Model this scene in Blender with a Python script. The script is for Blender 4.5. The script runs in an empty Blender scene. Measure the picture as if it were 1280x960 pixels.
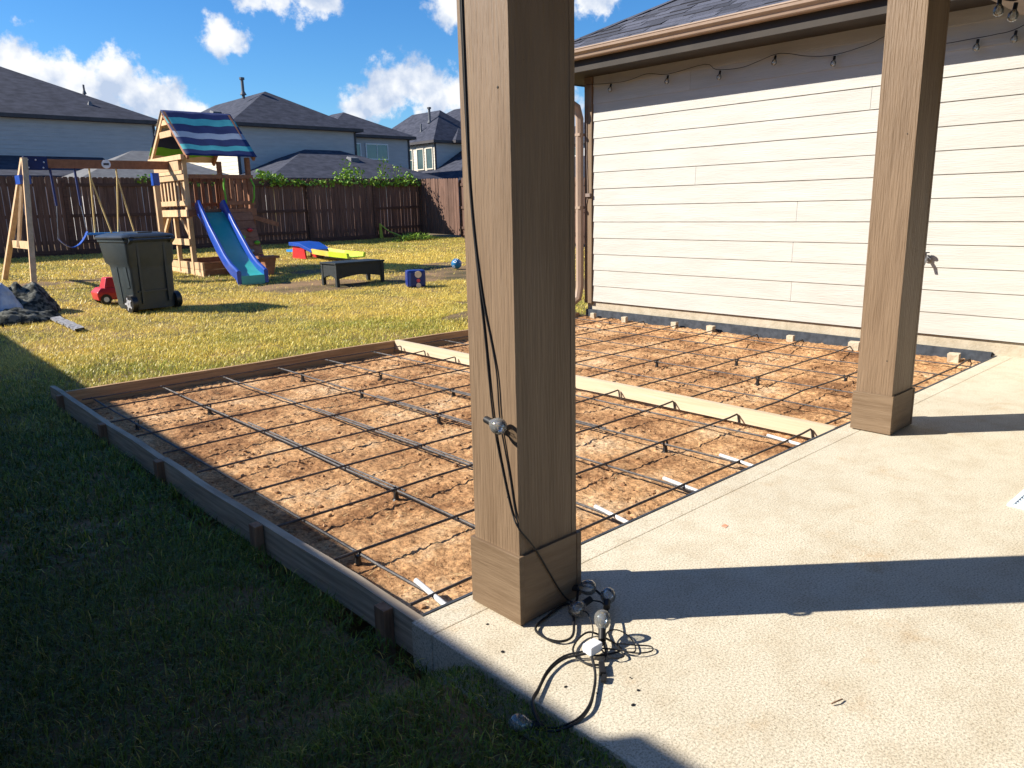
import bpy, bmesh, math, random
import numpy as np
from mathutils import Vector, Matrix
from math import sin, cos, pi, radians, atan2, sqrt
random.seed(7); rng = np.random.default_rng(11)
scene = bpy.context.scene
C = scene.collection

# ------------------------------------------------------------------ camera
cam_data = bpy.data.cameras.new('camera'); cam = bpy.data.objects.new('camera', cam_data); C.objects.link(cam)
cam_data.sensor_width = 36.0; cam_data.lens = 36.0 * 958 / 1280
cam_data.clip_start = 0.05; cam_data.clip_end = 3000
right = Vector((0.7353, -0.6774, -0.0222)); upv = Vector((0.1690, 0.1515, 0.9738))
right.normalize(); back = right.cross(upv).normalized(); upv = back.cross(right).normalized()
cam.matrix_world = Matrix(((right.x, upv.x, back.x, 0), (right.y, upv.y, back.y, 0), (right.z, upv.z, back.z, 1.3), (0, 0, 0, 1)))
scene.camera = cam
# ------------------------------------------------------------------ light
SUN_EL = radians(34.6); SUN_AZ = (-0.765, 0.644)
world = bpy.data.worlds.new('World'); scene.world = world; world.use_nodes = True
SKY_S = 0.05
sun_data = bpy.data.lights.new('sun', 'SUN'); sun = bpy.data.objects.new('sun', sun_data); C.objects.link(sun)
sun_data.energy = 5.0; sun_data.angle = radians(0.45); sun_data.color = (1.0, 0.935, 0.82)
sun.rotation_euler = Vector((-SUN_AZ[0] * cos(SUN_EL), -SUN_AZ[1] * cos(SUN_EL), -sin(SUN_EL))).to_track_quat('-Z', 'Y').to_euler()
sun.location = (-20, 17, 20)
vs = scene.view_settings
vs.view_transform = 'Standard'; vs.look = 'None'; vs.gamma = 1.0; vs.use_curve_mapping = False; vs.exposure = 0.95
scene.cycles.max_bounces = 6; scene.cycles.transparent_max_bounces = 12

def build_world():
    nt = world.node_tree; N = nt.nodes; L = nt.links; N.clear()
    out = N.new('ShaderNodeOutputWorld'); bg = N.new('ShaderNodeBackground'); bg.inputs[1].default_value = SKY_S
    sky = N.new('ShaderNodeTexSky'); sky.sky_type = 'NISHITA'; sky.sun_disc = False
    sky.sun_elevation = SUN_EL; sky.sun_rotation = atan2(SUN_AZ[0], SUN_AZ[1])
    sky.air_density = 1.0; sky.dust_density = 0.3; sky.ozone_density = 2.0
    hs = N.new('ShaderNodeHueSaturation'); hs.inputs['Saturation'].default_value = 1.3; hs.inputs['Value'].default_value = 1.22
    L.new(sky.outputs[0], hs.inputs['Color'])
    gain = N.new('ShaderNodeMix'); gain.data_type = 'RGBA'; gain.blend_type = 'MULTIPLY'; gain.inputs[0].default_value = 1.0; gain.inputs[7].default_value = (.70, 1.05, 1.36, 1); L.new(hs.outputs[0], gain.inputs[6])
    tc = N.new('ShaderNodeTexCoord')
    nrm = N.new('ShaderNodeVectorMath'); nrm.operation = 'NORMALIZE'; L.new(tc.outputs['Generated'], nrm.inputs[0])
    blobs = [(.205, .965, .150, .034), (.185, .968, .140, .04), (.150, .975, .14, .05), (.235, .96, .140, .03), (.255, .957, .120, .035),
             (.290, .945, .150, .028), (.302, .942, .136, .030), (.318, .938, .122, .026), (.335, .934, .116, .028), (.362, .925, .108, .024), (.27, .95, .115, .03),
             (.392, .901, .190, .024), (.405, .895, .187, .018),
             (.415, .875, .248, .03), (.445, .862, .240, .026), (.480, .845, .238, .03), (.61, .757, .238, .03), (.73, .64, .245, .03),
             (.572, .807, .152, .034), (.59, .795, .152, .026), (.555, .820, .138, .034), (.535, .835, .122, .03), (.60, .785, .135, .034), (.62, .774, .134, .032), (.64, .758, .13, .03), (.70, .70, .10, .05), (.735, .672, .085, .05),
             (.85, .5, .16, .07), (.95, .22, .2, .09), (.9, -.3, .25, .12), (.5, -.8, .2, .12), (-.1, -.95, .22, .1), (-.6, -.75, .2, .14), (-.95, -.1, .2, .1), (-.6, .7, .22, .08), (-.3, .9, .18, .07), (.3, .4, .85, .12), (-.5, -.3, .8, .15)]
    prev = None
    for x, y, z, r in blobs:
        c = Vector((x, y, z)).normalized()
        d = N.new('ShaderNodeVectorMath'); d.operation = 'DISTANCE'; L.new(nrm.outputs[0], d.inputs[0]); d.inputs[1].default_value = c
        m = N.new('ShaderNodeMath'); m.operation = 'MULTIPLY_ADD'; L.new(d.outputs['Value'], m.inputs[0]); m.inputs[1].default_value = -1 / r; m.inputs[2].default_value = 1.0
        if prev is None: prev = m
        else:
            mx = N.new('ShaderNodeMath'); mx.operation = 'SMOOTH_MAX'; mx.inputs[2].default_value = 0.15
            L.new(prev.outputs[0], mx.inputs[0]); L.new(m.outputs[0], mx.inputs[1]); prev = mx
    cl = N.new('ShaderNodeMath'); cl.operation = 'MAXIMUM'; L.new(prev.outputs[0], cl.inputs[0]); cl.inputs[1].default_value = -2.0
    n1 = N.new('ShaderNodeTexNoise'); n1.inputs['Scale'].default_value = 34; n1.inputs['Detail'].default_value = 9; n1.inputs['Roughness'].default_value = .62
    L.new(nrm.outputs[0], n1.inputs['Vector'])
    a = N.new('ShaderNodeMath'); a.operation = 'MULTIPLY_ADD'; L.new(n1.outputs[0], a.inputs[0]); a.inputs[1].default_value = 2.5; a.inputs[2].default_value = -1.12
    s = N.new('ShaderNodeMath'); s.operation = 'ADD'; L.new(cl.outputs[0], s.inputs[0]); L.new(a.outputs[0], s.inputs[1])
    mr = N.new('ShaderNodeMapRange'); mr.interpolation_type = 'SMOOTHSTEP'; L.new(s.outputs[0], mr.inputs[0]); mr.inputs[1].default_value = 0.0; mr.inputs[2].default_value = 0.58
    # billow shading inside the clouds
    n2 = N.new('ShaderNodeTexNoise'); n2.inputs['Scale'].default_value = 26; n2.inputs['Detail'].default_value = 6
    off = N.new('ShaderNodeVectorMath'); off.inputs[1].default_value = (.006, -.004, -.008); L.new(nrm.outputs[0], off.inputs[0]); L.new(off.outputs[0], n2.inputs['Vector'])
    cr = N.new('ShaderNodeValToRGB'); cr.color_ramp.elements[0].position = .38; cr.color_ramp.elements[1].position = .56
    k = 0.56 / SKY_S
    cr.color_ramp.elements[0].color = (.50 * k, .60 * k, .78 * k, 1); cr.color_ramp.elements[1].color = (.93 * k, .95 * k, .98 * k, 1)
    L.new(n2.outputs[0], cr.inputs[0])
    mix = N.new('ShaderNodeMix'); mix.data_type = 'RGBA'; L.new(mr.outputs[0], mix.inputs[0]); L.new(gain.outputs[2], mix.inputs[6]); L.new(cr.outputs[0], mix.inputs[7])
    L.new(mix.outputs[2], bg.inputs[0]); L.new(bg.outputs[0], out.inputs[0])
build_world()

# ------------------------------------------------------------------ materials
MATS = {}
def mat(name, c1, c2=None, scale=8.0, stretch=(1, 1, 1), rough=.7, bump=0.0, bscale=None, bstretch=None, rand=0.0, metal=0.0, spec=.3, lo=.35, hi=.65, detail=6, bdist=.01):
    if name in MATS: return MATS[name]
    m = bpy.data.materials.new(name); m.use_nodes = True; MATS[name] = m
    nt = m.node_tree; N = nt.nodes; L = nt.links; p = N['Principled BSDF']
    p.inputs['Roughness'].default_value = rough; p.inputs['Metallic'].default_value = metal; p.inputs['Specular IOR Level'].default_value = spec
    c2 = c2 or c1
    tc = N.new('ShaderNodeTexCoord'); mp = N.new('ShaderNodeMapping'); mp.inputs['Scale'].default_value = stretch
    oi = N.new('ShaderNodeObjectInfo'); sh = N.new('ShaderNodeVectorMath'); sh.operation = 'MULTIPLY_ADD'
    L.new(oi.outputs['Random'], sh.inputs[0]); sh.inputs[1].default_value = (17, 31, 23); L.new(tc.outputs['Object'], sh.inputs[2])
    L.new(sh.outputs[0], mp.inputs[0])
    no = N.new('ShaderNodeTexNoise'); no.inputs['Scale'].default_value = scale; no.inputs['Detail'].default_value = detail; no.inputs['Roughness'].default_value = .6
    L.new(mp.outputs[0], no.inputs['Vector'])
    cr = N.new('ShaderNodeValToRGB'); e = cr.color_ramp.elements; e[0].position = lo; e[1].position = hi
    e[0].color = (*c1, 1); e[1].color = (*c2, 1); L.new(no.outputs[0], cr.inputs[0])
    col = cr.outputs[0]
    if rand:
        mr = N.new('ShaderNodeMapRange'); L.new(oi.outputs['Random'], mr.inputs[0]); mr.inputs[3].default_value = 1 - rand; mr.inputs[4].default_value = 1 + rand
        hs = N.new('ShaderNodeHueSaturation'); L.new(mr.outputs[0], hs.inputs['Value']); L.new(col, hs.inputs['Color']); col = hs.outputs[0]
    L.new(col, p.inputs['Base Color'])
    if bump:
        mp2 = N.new('ShaderNodeMapping'); mp2.inputs['Scale'].default_value = bstretch or stretch; L.new(sh.outputs[0], mp2.inputs[0])
        n2 = N.new('ShaderNodeTexNoise'); n2.inputs['Scale'].default_value = bscale or scale * 2; n2.inputs['Detail'].default_value = 5; L.new(mp2.outputs[0], n2.inputs['Vector'])
        b = N.new('ShaderNodeBump'); b.inputs['Strength'].default_value = bump; b.inputs['Distance'].default_value = bdist
        L.new(n2.outputs[0], b.inputs['Height']); L.new(b.outputs[0], p.inputs['Normal'])
    return m

SIDING = mat('siding_paint', (.425, .412, .380), (.478, .465, .432), 3, (1, .6, 5), .6, .6, 7, (1, 1.2, 22), .02, bdist=.006)
TAUPE = mat('taupe_trim_vertical', (.160, .105, .063), (.212, .144, .090), 2.6, (5, 5, .6), .5, .8, 15, (7, 7, .42), .03, bdist=.007, spec=.35)
TAUPE_H = mat('taupe_trim_horizontal', (.145, .095, .056), (.195, .134, .083), 5, (.7, .7, 6), .55, .5, 26, (.4, .4, 5), .03, bdist=.005)
TAUPE_S = mat('taupe_smooth', (.31, .222, .165), (.36, .26, .195), 4, rough=.45, spec=.4)
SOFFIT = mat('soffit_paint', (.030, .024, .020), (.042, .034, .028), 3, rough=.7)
CONC_F = mat('foundation_concrete', (.36, .31, .23), (.48, .42, .33), 9, rough=.9, bump=.4, bscale=60)
SHING = mat('asphalt_shingle', (.032, .036, .052), (.095, .098, .125), 130, rough=.95, bump=.6, bscale=220, rand=.42, bdist=.004)
SHING_BUTT = mat('shingle_butt_shadow', (.010, .010, .014), (.022, .022, .028), 160, rough=.95)  # near-black butt and side faces, shadow lines put into the colour
SHING_FAR = mat('roof_shingle_far', (.022, .026, .042), (.056, .060, .085), 2.2, (1, 1, 3), .95, .3, 9, (1, 1, 3), 0.06)
WALL_GREY = mat('grey_siding', (.40, .39, .40), (.46, .45, .455), 1.5, (1, 1, 6), .7, .2, 8, (.2, .2, 6))
WALL_CREAM = mat('cream_siding', (.60, .55, .46), (.68, .63, .54), 1.5, (1, 1, 6), .7)
TRIM_DARK = mat('dark_trim', (.05, .045, .05), (.07, .065, .07), 3)
WHITE_TRIM = mat('white_trim', (.7, .7, .7), (.78, .78, .78), 3, rough=.5)
PANE = mat('window_pane', (.05, .09, .10), (.09, .14, .15), 1.2, rough=.08, spec=.9)
LUMBER = mat('weathered_form_lumber', (.30, .235, .165), (.50, .40, .285), 7, (2.5, .35, 9), .8, .5, 18, (4, .3, 14), .10, bdist=.004)
LUMBER_X = mat('tan_form_lumber', (.30, .185, .095), (.46, .30, .165), 7, (.35, 2.5, 9), .8, .5, 18, (.3, 4, 14), .08, bdist=.004)
LUMBER_NEW = mat('fresh_pine_lumber', (.50, .41, .28), (.62, .52, .38), 5, (2.5, .3, 9), .65, .25, 18, (4, .3, 14), bdist=.003)
STAKE = mat('stake_wood', (.19, .105, .06), (.30, .18, .105), 9, (4, 4, .5), .85, .5, 20, (5, 5, .5), .12, bdist=.004)
REBAR = mat('rebar_steel', (.040, .040, .046), (.11, .098, .092), 30, rough=.55, metal=.35, spec=.5, bump=.5, bscale=130, rand=.12)
PLASTIC_BLK = mat('black_plastic', (.012, .012, .013), (.022, .022, .024), 10, rough=.4, spec=.5)
PVC = mat('white_pvc', (.50, .50, .50), (.62, .62, .61), 10, rough=.35, spec=.5)
STRIP = mat('black_joint_strip', (.028, .034, .044), (.060, .070, .088), 14, rough=.85, bump=.3)
BLOCK = mat('concrete_block', (.42, .35, .25), (.55, .47, .36), 20, rough=.95, bump=.5, bscale=70)
FENCE = mat('stained_picket', (.102, .055, .039), (.178, .100, .072), 3.5, (5, 5, .5), .85, .45, 14, (6, 6, .35), .16, bdist=.006)
FENCE_RAIL = mat('fence_rail', (.07, .037, .026), (.12, .066, .047), 5, (.5, .5, 5), .85)
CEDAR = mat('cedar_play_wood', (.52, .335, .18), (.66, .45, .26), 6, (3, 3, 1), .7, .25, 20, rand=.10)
CEDAR_D = mat('play_wood_shaded', (.24, .105, .055), (.33, .155, .085), 6, (2, 2, 2), .75, .25, 20, rand=.10)  # darker reddish copy of the cedar, for parts on the shaded sides
NAVY = mat('navy_cloth', (.012, .022, .085), (.020, .034, .12), 4, rough=.75, spec=.3)
TEAL = mat('teal_cloth', (.045, .30, .33), (.07, .38, .40), 4, rough=.75)
GREYC = mat('grey_cloth', (.24, .29, .36), (.30, .35, .43), 4, rough=.75)
LIME = mat('lime_cloth', (.13, .42, .03), (.18, .5, .05), 4, rough=.75)
SLIDE_BLUE = mat('blue_slide_plastic', (.010, .050, .30), (.016, .065, .37), 3, rough=.28, spec=.5)
SLIDE_TEAL = mat('teal_slide_plastic', (.03, .36, .30), (.04, .41, .35), 3, rough=.3, spec=.5)
BIN = mat('dark_bin_plastic', (.024, .034, .039), (.036, .047, .053), 6, rough=.42, spec=.45, bump=.15, bscale=120)
BIN_LID = mat('bin_lid_plastic', (.026, .031, .036), (.036, .042, .048), 6, rough=.32, spec=.5)
HUB = mat('grey_hub', (.40, .40, .42), (.48, .48, .5), 10, rough=.4)
RED = mat('red_plastic', (.50, .022, .030), (.58, .035, .04), 4, rough=.3, spec=.5)
BLUE_TOY = mat('blue_toy_plastic', (.012, .06, .34), (.018, .08, .42), 4, rough=.3, spec=.5)
CYAN_TOY = mat('light_blue_plastic', (.03, .22, .62), (.04, .27, .7), 4, rough=.3)
YELLOW = mat('yellow_plastic', (.72, .52, .09), (.80, .60, .14), 4, rough=.4)
LIMEP = mat('lime_plastic', (.50, .66, .035), (.58, .74, .06), 4, rough=.4)
WICKER = mat('black_wicker', (.010, .014, .015), (.028, .034, .036), 60, (1, 1, 3), .5, .6, 70, (1, 1, 3))
WHITE_P = mat('white_plastic', (.72, .72, .74), (.8, .8, .82), 5, rough=.4)
PINK = mat('pink_plastic', (.60, .08, .12), None, 5)
CREAMP = mat('cream_plastic', (.72, .62, .50), None, 5)
ROPE = mat('yellow_rope', (.58, .42, .16), (.68, .5, .22), 30, rough=.8)
CHAIN = mat('blue_chain_sleeve', (.015, .025, .10), (.03, .045, .17), 40, rough=.6)
METAL = mat('grey_metal', (.30, .30, .31), (.42, .42, .43), 20, rough=.4, metal=.7)
TARP = mat('silver_tarp', (.30, .34, .42), (.62, .66, .72), 5, rough=.5, spec=.5, bump=.8, bscale=9, bdist=.04)
CAMO = mat('camouflage_cloth', (.014, .018, .015), (.13, .13, .11), 14, rough=.85, bump=.6, bscale=14, lo=.46, hi=.56)
GRATE = mat('pale_grate', (.52, .60, .68), (.62, .69, .76), 10, rough=.4)
CABLE = mat('black_cable', (.010, .010, .011), (.016, .016, .017), 10, rough=.5)
FIL = mat('filament_metal', (.45, .34, .16), None, 10, rough=.3, metal=.8)
LEAFM = mat('vine_leaf', (.10, .22, .018), (.26, .40, .045), 1.5, rough=.55)
PALM = mat('lime_leaf', (.30, .42, .05), (.42, .52, .08), 3, rough=.55)
VENT = mat('vent_grey', (.10, .105, .12), (.14, .145, .16), 6)
DRIED = mat('dried_clipping', (.13, .19, .03), (.26, .29, .07), 5, rough=.8)
PEEL = mat('peeling_tape', (.20, .15, .13), (.27, .21, .18), 9, rough=.7)

def glass_mat():
    m = bpy.data.materials.new('bulb_glass'); m.use_nodes = True; nt = m.node_tree; N = nt.nodes; L = nt.links; N.clear()
    o = N.new('ShaderNodeOutputMaterial'); t = N.new('ShaderNodeBsdfTransparent'); g = N.new('ShaderNodeBsdfGlossy'); g.inputs['Roughness'].default_value = .04
    t.inputs[0].default_value = (.93, .94, .93, 1); g.inputs[0].default_value = (.9, .9, .9, 1)
    lw = N.new('ShaderNodeLayerWeight'); lw.inputs[0].default_value = .45; mx = N.new('ShaderNodeMixShader')
    tl = N.new('ShaderNodeBsdfDiffuse'); tl.inputs[0].default_value = (.82, .83, .80, 1); m2 = N.new('ShaderNodeMixShader'); m2.inputs[0].default_value = .14; L.new(t.outputs[0], m2.inputs[1]); L.new(tl.outputs[0], m2.inputs[2])
    L.new(lw.outputs['Fresnel'], mx.inputs[0]); L.new(m2.outputs[0], mx.inputs[1]); L.new(g.outputs[0], mx.inputs[2]); L.new(mx.outputs[0], o.inputs[0])
    return m
GLASS = glass_mat()

def concrete_mat():
    m = bpy.data.materials.new('patio_concrete'); m.use_nodes = True; nt = m.node_tree; N = nt.nodes; L = nt.links; p = N['Principled BSDF']
    p.inputs['Roughness'].default_value = .88; p.inputs['Specular IOR Level'].default_value = .25
    tc = N.new('ShaderNodeTexCoord')
    def noise(s, d, r=.6):
        n = N.new('ShaderNodeTexNoise'); n.inputs['Scale'].default_value = s; n.inputs['Detail'].default_value = d; n.inputs['Roughness'].default_value = r; L.new(tc.outputs['Object'], n.inputs['Vector']); return n
    def ramp(src, a, b, ca, cb):
        r = N.new('ShaderNodeValToRGB'); e = r.color_ramp.elements; e[0].position = a; e[1].position = b; e[0].color = (*ca, 1); e[1].color = (*cb, 1); L.new(src, r.inputs[0]); return r
    def mul(a, b, f=1.0):
        x = N.new('ShaderNodeMix'); x.data_type = 'RGBA'; x.blend_type = 'MULTIPLY'; x.inputs[0].default_value = f; L.new(a, x.inputs[6]); L.new(b, x.inputs[7]); return x.outputs[2]
    base = ramp(noise(.9, 6, .7).outputs[0], .3, .7, (.54, .484, .378), (.625, .566, .45))
    blot = ramp(noise(5.5, 6, .7).outputs[0], .36, .56, (.89, .86, .82), (1, 1, 1))
    sand = ramp(noise(150, 3, .8).outputs[0], .30, .56, (.42, .40, .36), (1.14, 1.14, 1.14))
    v = N.new('ShaderNodeTexVoronoi'); v.inputs['Scale'].default_value = 46; L.new(tc.outputs['Object'], v.inputs['Vector'])
    pit = ramp(v.outputs['Distance'], .07, .13, (.40, .36, .32), (1, 1, 1))
    pm = ramp(noise(2.3, 3).outputs[0], .46, .60, (0, 0, 0), (1, 1, 1))
    x = N.new('ShaderNodeMix'); x.data_type = 'RGBA'; L.new(pm.outputs[0], x.inputs[0]); x.inputs[6].default_value = (1, 1, 1, 1); L.new(pit.outputs[0], x.inputs[7])
    rust = ramp(noise(3.1, 5, .7).outputs[0], .58, .74, (1, 1, 1), (.86, .70, .54))
    c = mul(mul(mul(mul(base.outputs[0], blot.outputs[0]), sand.outputs[0]), x.outputs[2]), rust.outputs[0], .7)
    L.new(c, p.inputs['Base Color'])
    b = N.new('ShaderNodeBump'); b.inputs['Strength'].default_value = .45; b.inputs['Distance'].default_value = .004; L.new(noise(120, 4, .7).outputs[0], b.inputs['Height']); L.new(b.outputs[0], p.inputs['Normal'])
    return m
CONCRETE = concrete_mat()

def soil_mat():
    m = bpy.data.materials.new('soil_clay'); m.use_nodes = True; nt = m.node_tree; N = nt.nodes; L = nt.links; p = N['Principled BSDF']
    p.inputs['Roughness'].default_value = .95; p.inputs['Specular IOR Level'].default_value = .1
    tc = N.new('ShaderNodeTexCoord')
    def noise(s, d, r=.6, st=(1, 1, 1)):
        mp = N.new('ShaderNodeMapping'); mp.inputs['Scale'].default_value = st; L.new(tc.outputs['Object'], mp.inputs[0])
        n = N.new('ShaderNodeTexNoise'); n.inputs['Scale'].default_value = s; n.inputs['Detail'].default_value = d; n.inputs['Roughness'].default_value = r; L.new(mp.outputs[0], n.inputs['Vector']); return n
    def ramp(src, stops):
        r = N.new('ShaderNodeValToRGB'); e = r.color_ramp.elements
        while len(e) < len(stops): e.new(.5)
        for i, (q, c) in enumerate(stops): e[i].position = q; e[i].color = (*c, 1)
        L.new(src, r.inputs[0]); return r
    a = ramp(noise(2.2, 8, .68).outputs[0], [(.30, (.14, .070, .036)), (.42, (.34, .180, .086)), (.54, (.56, .330, .165)), (.72, (.68, .51, .33))])
    g = ramp(noise(52, 6, .8, (1, .7, 1)).outputs[0], [(.37, (.27, .21, .18)), (.50, (.92, .90, .88)), (.64, (1.5, 1.45, 1.35))])
    mx = N.new('ShaderNodeMix'); mx.data_type = 'RGBA'; mx.blend_type = 'MULTIPLY'; mx.inputs[0].default_value = .85; L.new(a.outputs[0], mx.inputs[6]); L.new(g.outputs[0], mx.inputs[7])
    L.new(mx.outputs[2], p.inputs['Base Color'])
    b = N.new('ShaderNodeBump'); b.inputs['Strength'].default_value = .9; b.inputs['Distance'].default_value = .012; L.new(noise(70, 6, .75).outputs[0], b.inputs['Height']); L.new(b.outputs[0], p.inputs['Normal'])
    return m
SOIL = soil_mat()
CLOD = mat('clay_clod', (.22, .11, .055), (.50, .30, .155), 6, rough=.95, rand=.1)
STRAW = mat('dry_straw', (.42, .30, .14), (.62, .48, .26), 5, rough=.9)

def grass_mats():
    m = bpy.data.materials.new('grass_blade'); m.use_nodes = True; nt = m.node_tree; N = nt.nodes; L = nt.links; N.clear()
    o = N.new('ShaderNodeOutputMaterial'); at = N.new('ShaderNodeAttribute'); at.attribute_name = 'tint'
    p = N.new('ShaderNodeBsdfPrincipled'); p.inputs['Roughness'].default_value = .42; p.inputs['Specular IOR Level'].default_value = .4
    t = N.new('ShaderNodeBsdfTranslucent'); mx = N.new('ShaderNodeMixShader'); mx.inputs[0].default_value = .28
    L.new(at.outputs['Color'], p.inputs['Base Color']); L.new(at.outputs['Color'], t.inputs[0])
    L.new(p.outputs[0], mx.inputs[1]); L.new(t.outputs[0], mx.inputs[2]); L.new(mx.outputs[0], o.inputs[0])
    return m
GRASS = grass_mats()
THATCH = mat('lawn_thatch', (.05, .048, .018), (.27, .165, .085), 1.1, rough=.95, bump=.8, bscale=60, bdist=.02)

# ------------------------------------------------------------------ mesh helpers
ORG = {}
class MB:
    def __init__(s): s.v = []; s.f = []; s.mi = []; s.m = 0
    def add(s, vs, fs):
        b = len(s.v); s.v += [tuple(v) for v in vs]; s.f += [tuple(b + i for i in f) for f in fs]; s.mi += [s.m] * len(fs); return s
    def box(s, a, b):
        x0, y0, z0 = a; x1, y1, z1 = b
        if x0 > x1: x0, x1 = x1, x0
        if y0 > y1: y0, y1 = y1, y0
        if z0 > z1: z0, z1 = z1, z0
        return s.add([(x0, y0, z0), (x1, y0, z0), (x1, y1, z0), (x0, y1, z0), (x0, y0, z1), (x1, y0, z1), (x1, y1, z1), (x0, y1, z1)],
                     [(3, 2, 1, 0), (4, 5, 6, 7), (0, 1, 5, 4), (1, 2, 6, 5), (2, 3, 7, 6), (3, 0, 4, 7)])
    def bar(s, p, q, w, h, up=(0, 0, 1)):
        p = Vector(p); q = Vector(q); d = (q - p).normalized(); u = Vector(up)
        if abs(d.dot(u)) > .98: u = Vector((0, 1, 0))
        sx = d.cross(u).normalized() * (w / 2); sy = sx.cross(d).normalized() * (h / 2)
        vs = [p - sx - sy, p + sx - sy, p + sx + sy, p - sx + sy, q - sx - sy, q + sx - sy, q + sx + sy, q - sx + sy]
        return s.add(vs, [(0, 1, 2, 3), (7, 6, 5, 4), (0, 4, 5, 1), (1, 5, 6, 2), (2, 6, 7, 3), (3, 7, 4, 0)])
    def tube(s, pts, r, n=6, cap=True):
        pts = [Vector(p) for p in pts]; b = len(s.v); k = len(pts); ring = []
        rs = r if isinstance(r, (list, tuple)) else [r] * k
        u = None
        for i, p in enumerate(pts):
            d = (pts[min(i + 1, k - 1)] - pts[max(i - 1, 0)])
            d = d.normalized() if d.length > 1e-9 else Vector((0, 0, 1))
            if u is None: u = d.orthogonal().normalized()
            u = (u - d * u.dot(d)); u = u.normalized() if u.length > 1e-6 else d.orthogonal().normalized()
            w = d.cross(u)
            for j in range(n):
                a = 2 * pi * j / n; s.v.append(tuple(p + (u * cos(a) + w * sin(a)) * rs[i]))
        for i in range(k - 1):
            for j in range(n):
                s.f.append((b + i * n + j, b + i * n + (j + 1) % n, b + (i + 1) * n + (j + 1) % n, b + (i + 1) * n + j)); s.mi.append(s.m)
        if cap:
            s.f.append(tuple(b + j for j in reversed(range(n)))); s.f.append(tuple(b + (k - 1) * n + j for j in range(n))); s.mi += [s.m, s.m]
        return s
    def ball(s, c, r, n=10, k=6, sc=(1, 1, 1)):
        vs = []; fs = []
        for i in range(k + 1):
            t = pi * i / k
            for j in range(n):
                a = 2 * pi * j / n; vs.append((c[0] + r * sc[0] * sin(t) * cos(a), c[1] + r * sc[1] * sin(t) * sin(a), c[2] + r * sc[2] * cos(t)))
        for i in range(k):
            for j in range(n): fs.append((i * n + j, (i + 1) * n + j, (i + 1) * n + (j + 1) % n, i * n + (j + 1) % n))
        return s.add(vs, fs)
    def prism(s, poly, axis, a, b):     # poly of 2-D points extruded along an axis from a to b
        n = len(poly)
        def P(u, v, t): return {'x': (t, u, v), 'y': (u, t, v), 'z': (u, v, t)}[axis]
        vs = [P(u, v, a) for u, v in poly] + [P(u, v, b) for u, v in poly]
        return s.add(vs, [tuple(reversed(range(n))), tuple(range(n, 2 * n))] + [(i, (i + 1) % n, n + (i + 1) % n, n + i) for i in range(n)])
    def loft(s, rings):
        n = len(rings[0]); vs = [p for r in rings for p in r]
        fs = [(i * n + j, i * n + (j + 1) % n, (i + 1) * n + (j + 1) % n, (i + 1) * n + j) for i in range(len(rings) - 1) for j in range(n)]
        fs += [tuple(reversed(range(n))), tuple(range((len(rings) - 1) * n, len(rings) * n))]
        return s.add(vs, fs)
    def mesh(s, name, mats, smooth=False, org=None, bevel=0, rz=0, merge=False):
        me = bpy.data.meshes.new(name); v = s.v
        if org is not None:
            ox, oy, oz = org; v = [(x - ox, y - oy, z - oz) for x, y, z in v]
            if rz: c_, s_ = cos(-rz), sin(-rz); v = [(x * c_ - y * s_, x * s_ + y * c_, z) for x, y, z in v]
        me.from_pydata(v, [], s.f)
        for m in (mats if isinstance(mats, (list, tuple)) else [mats]): me.materials.append(m)
        if any(s.mi): me.polygons.foreach_set('material_index', s.mi)
        bm = bmesh.new(); bm.from_mesh(me); bmesh.ops.remove_doubles(bm, verts=bm.verts, dist=1e-5) if merge else None; bmesh.ops.recalc_face_normals(bm, faces=bm.faces)
        if bevel: bmesh.ops.bevel(bm, geom=list(bm.edges), offset=bevel, segments=2, affect='EDGES', profile=.6)
        bm.to_mesh(me); bm.free()
        if smooth:
            me.polygons.foreach_set('use_smooth', [True] * len(me.polygons))
            try: me.set_sharp_from_angle(angle=radians(40))
            except Exception: pass
        me.update(); return me
    def build(s, name, mats, parent=None, smooth=False, bevel=0, merge=False):
        org, rz = ORG.get(parent.name, ((0, 0, 0), 0)) if parent else ((0, 0, 0), 0)
        o = bpy.data.objects.new(name, s.mesh(name, mats, smooth, org, bevel, rz, merge)); C.objects.link(o)
        if parent: o.parent = parent; ORG[o.name] = (org, rz)
        return o
def tag(o, label=None, cat=None, group=None, kind=None):
    if label: o['label'] = label
    if cat: o['category'] = cat
    if group: o['group'] = group
    if kind: o['kind'] = kind
    return o
def thing(name, label, cat, loc=(0, 0, 0), rz=0, group=None):
    o = bpy.data.objects.new(name, None); C.objects.link(o); o.location = loc; o.rotation_euler = (0, 0, rz); o.empty_display_size = .1
    ORG[o.name] = (tuple(loc), rz); return tag(o, label, cat, group)
def single(name, mb, m, label, cat, group=None, smooth=False, bevel=0, loc=(0, 0, 0)):
    me = mb.mesh(name, m, smooth, loc, bevel); o = bpy.data.objects.new(name, me); C.objects.link(o); o.location = loc
    return tag(o, label, cat, group)
def part_mesh(name, me, parent, loc, rot=(0, 0, 0)):
    o = bpy.data.objects.new(name, me); C.objects.link(o); o.parent = parent; o.location = loc; o.rotation_euler = rot; return o
def copy_tree(o, parent=None):
    c = o.copy(); C.objects.link(c)
    if parent: c.parent = parent
    for ch in list(o.children): copy_tree(ch, c)
    return c
ORD = ['first', 'second', 'third', 'fourth', 'fifth', 'sixth', 'seventh', 'eighth', 'ninth', 'tenth', 'eleventh']

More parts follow.
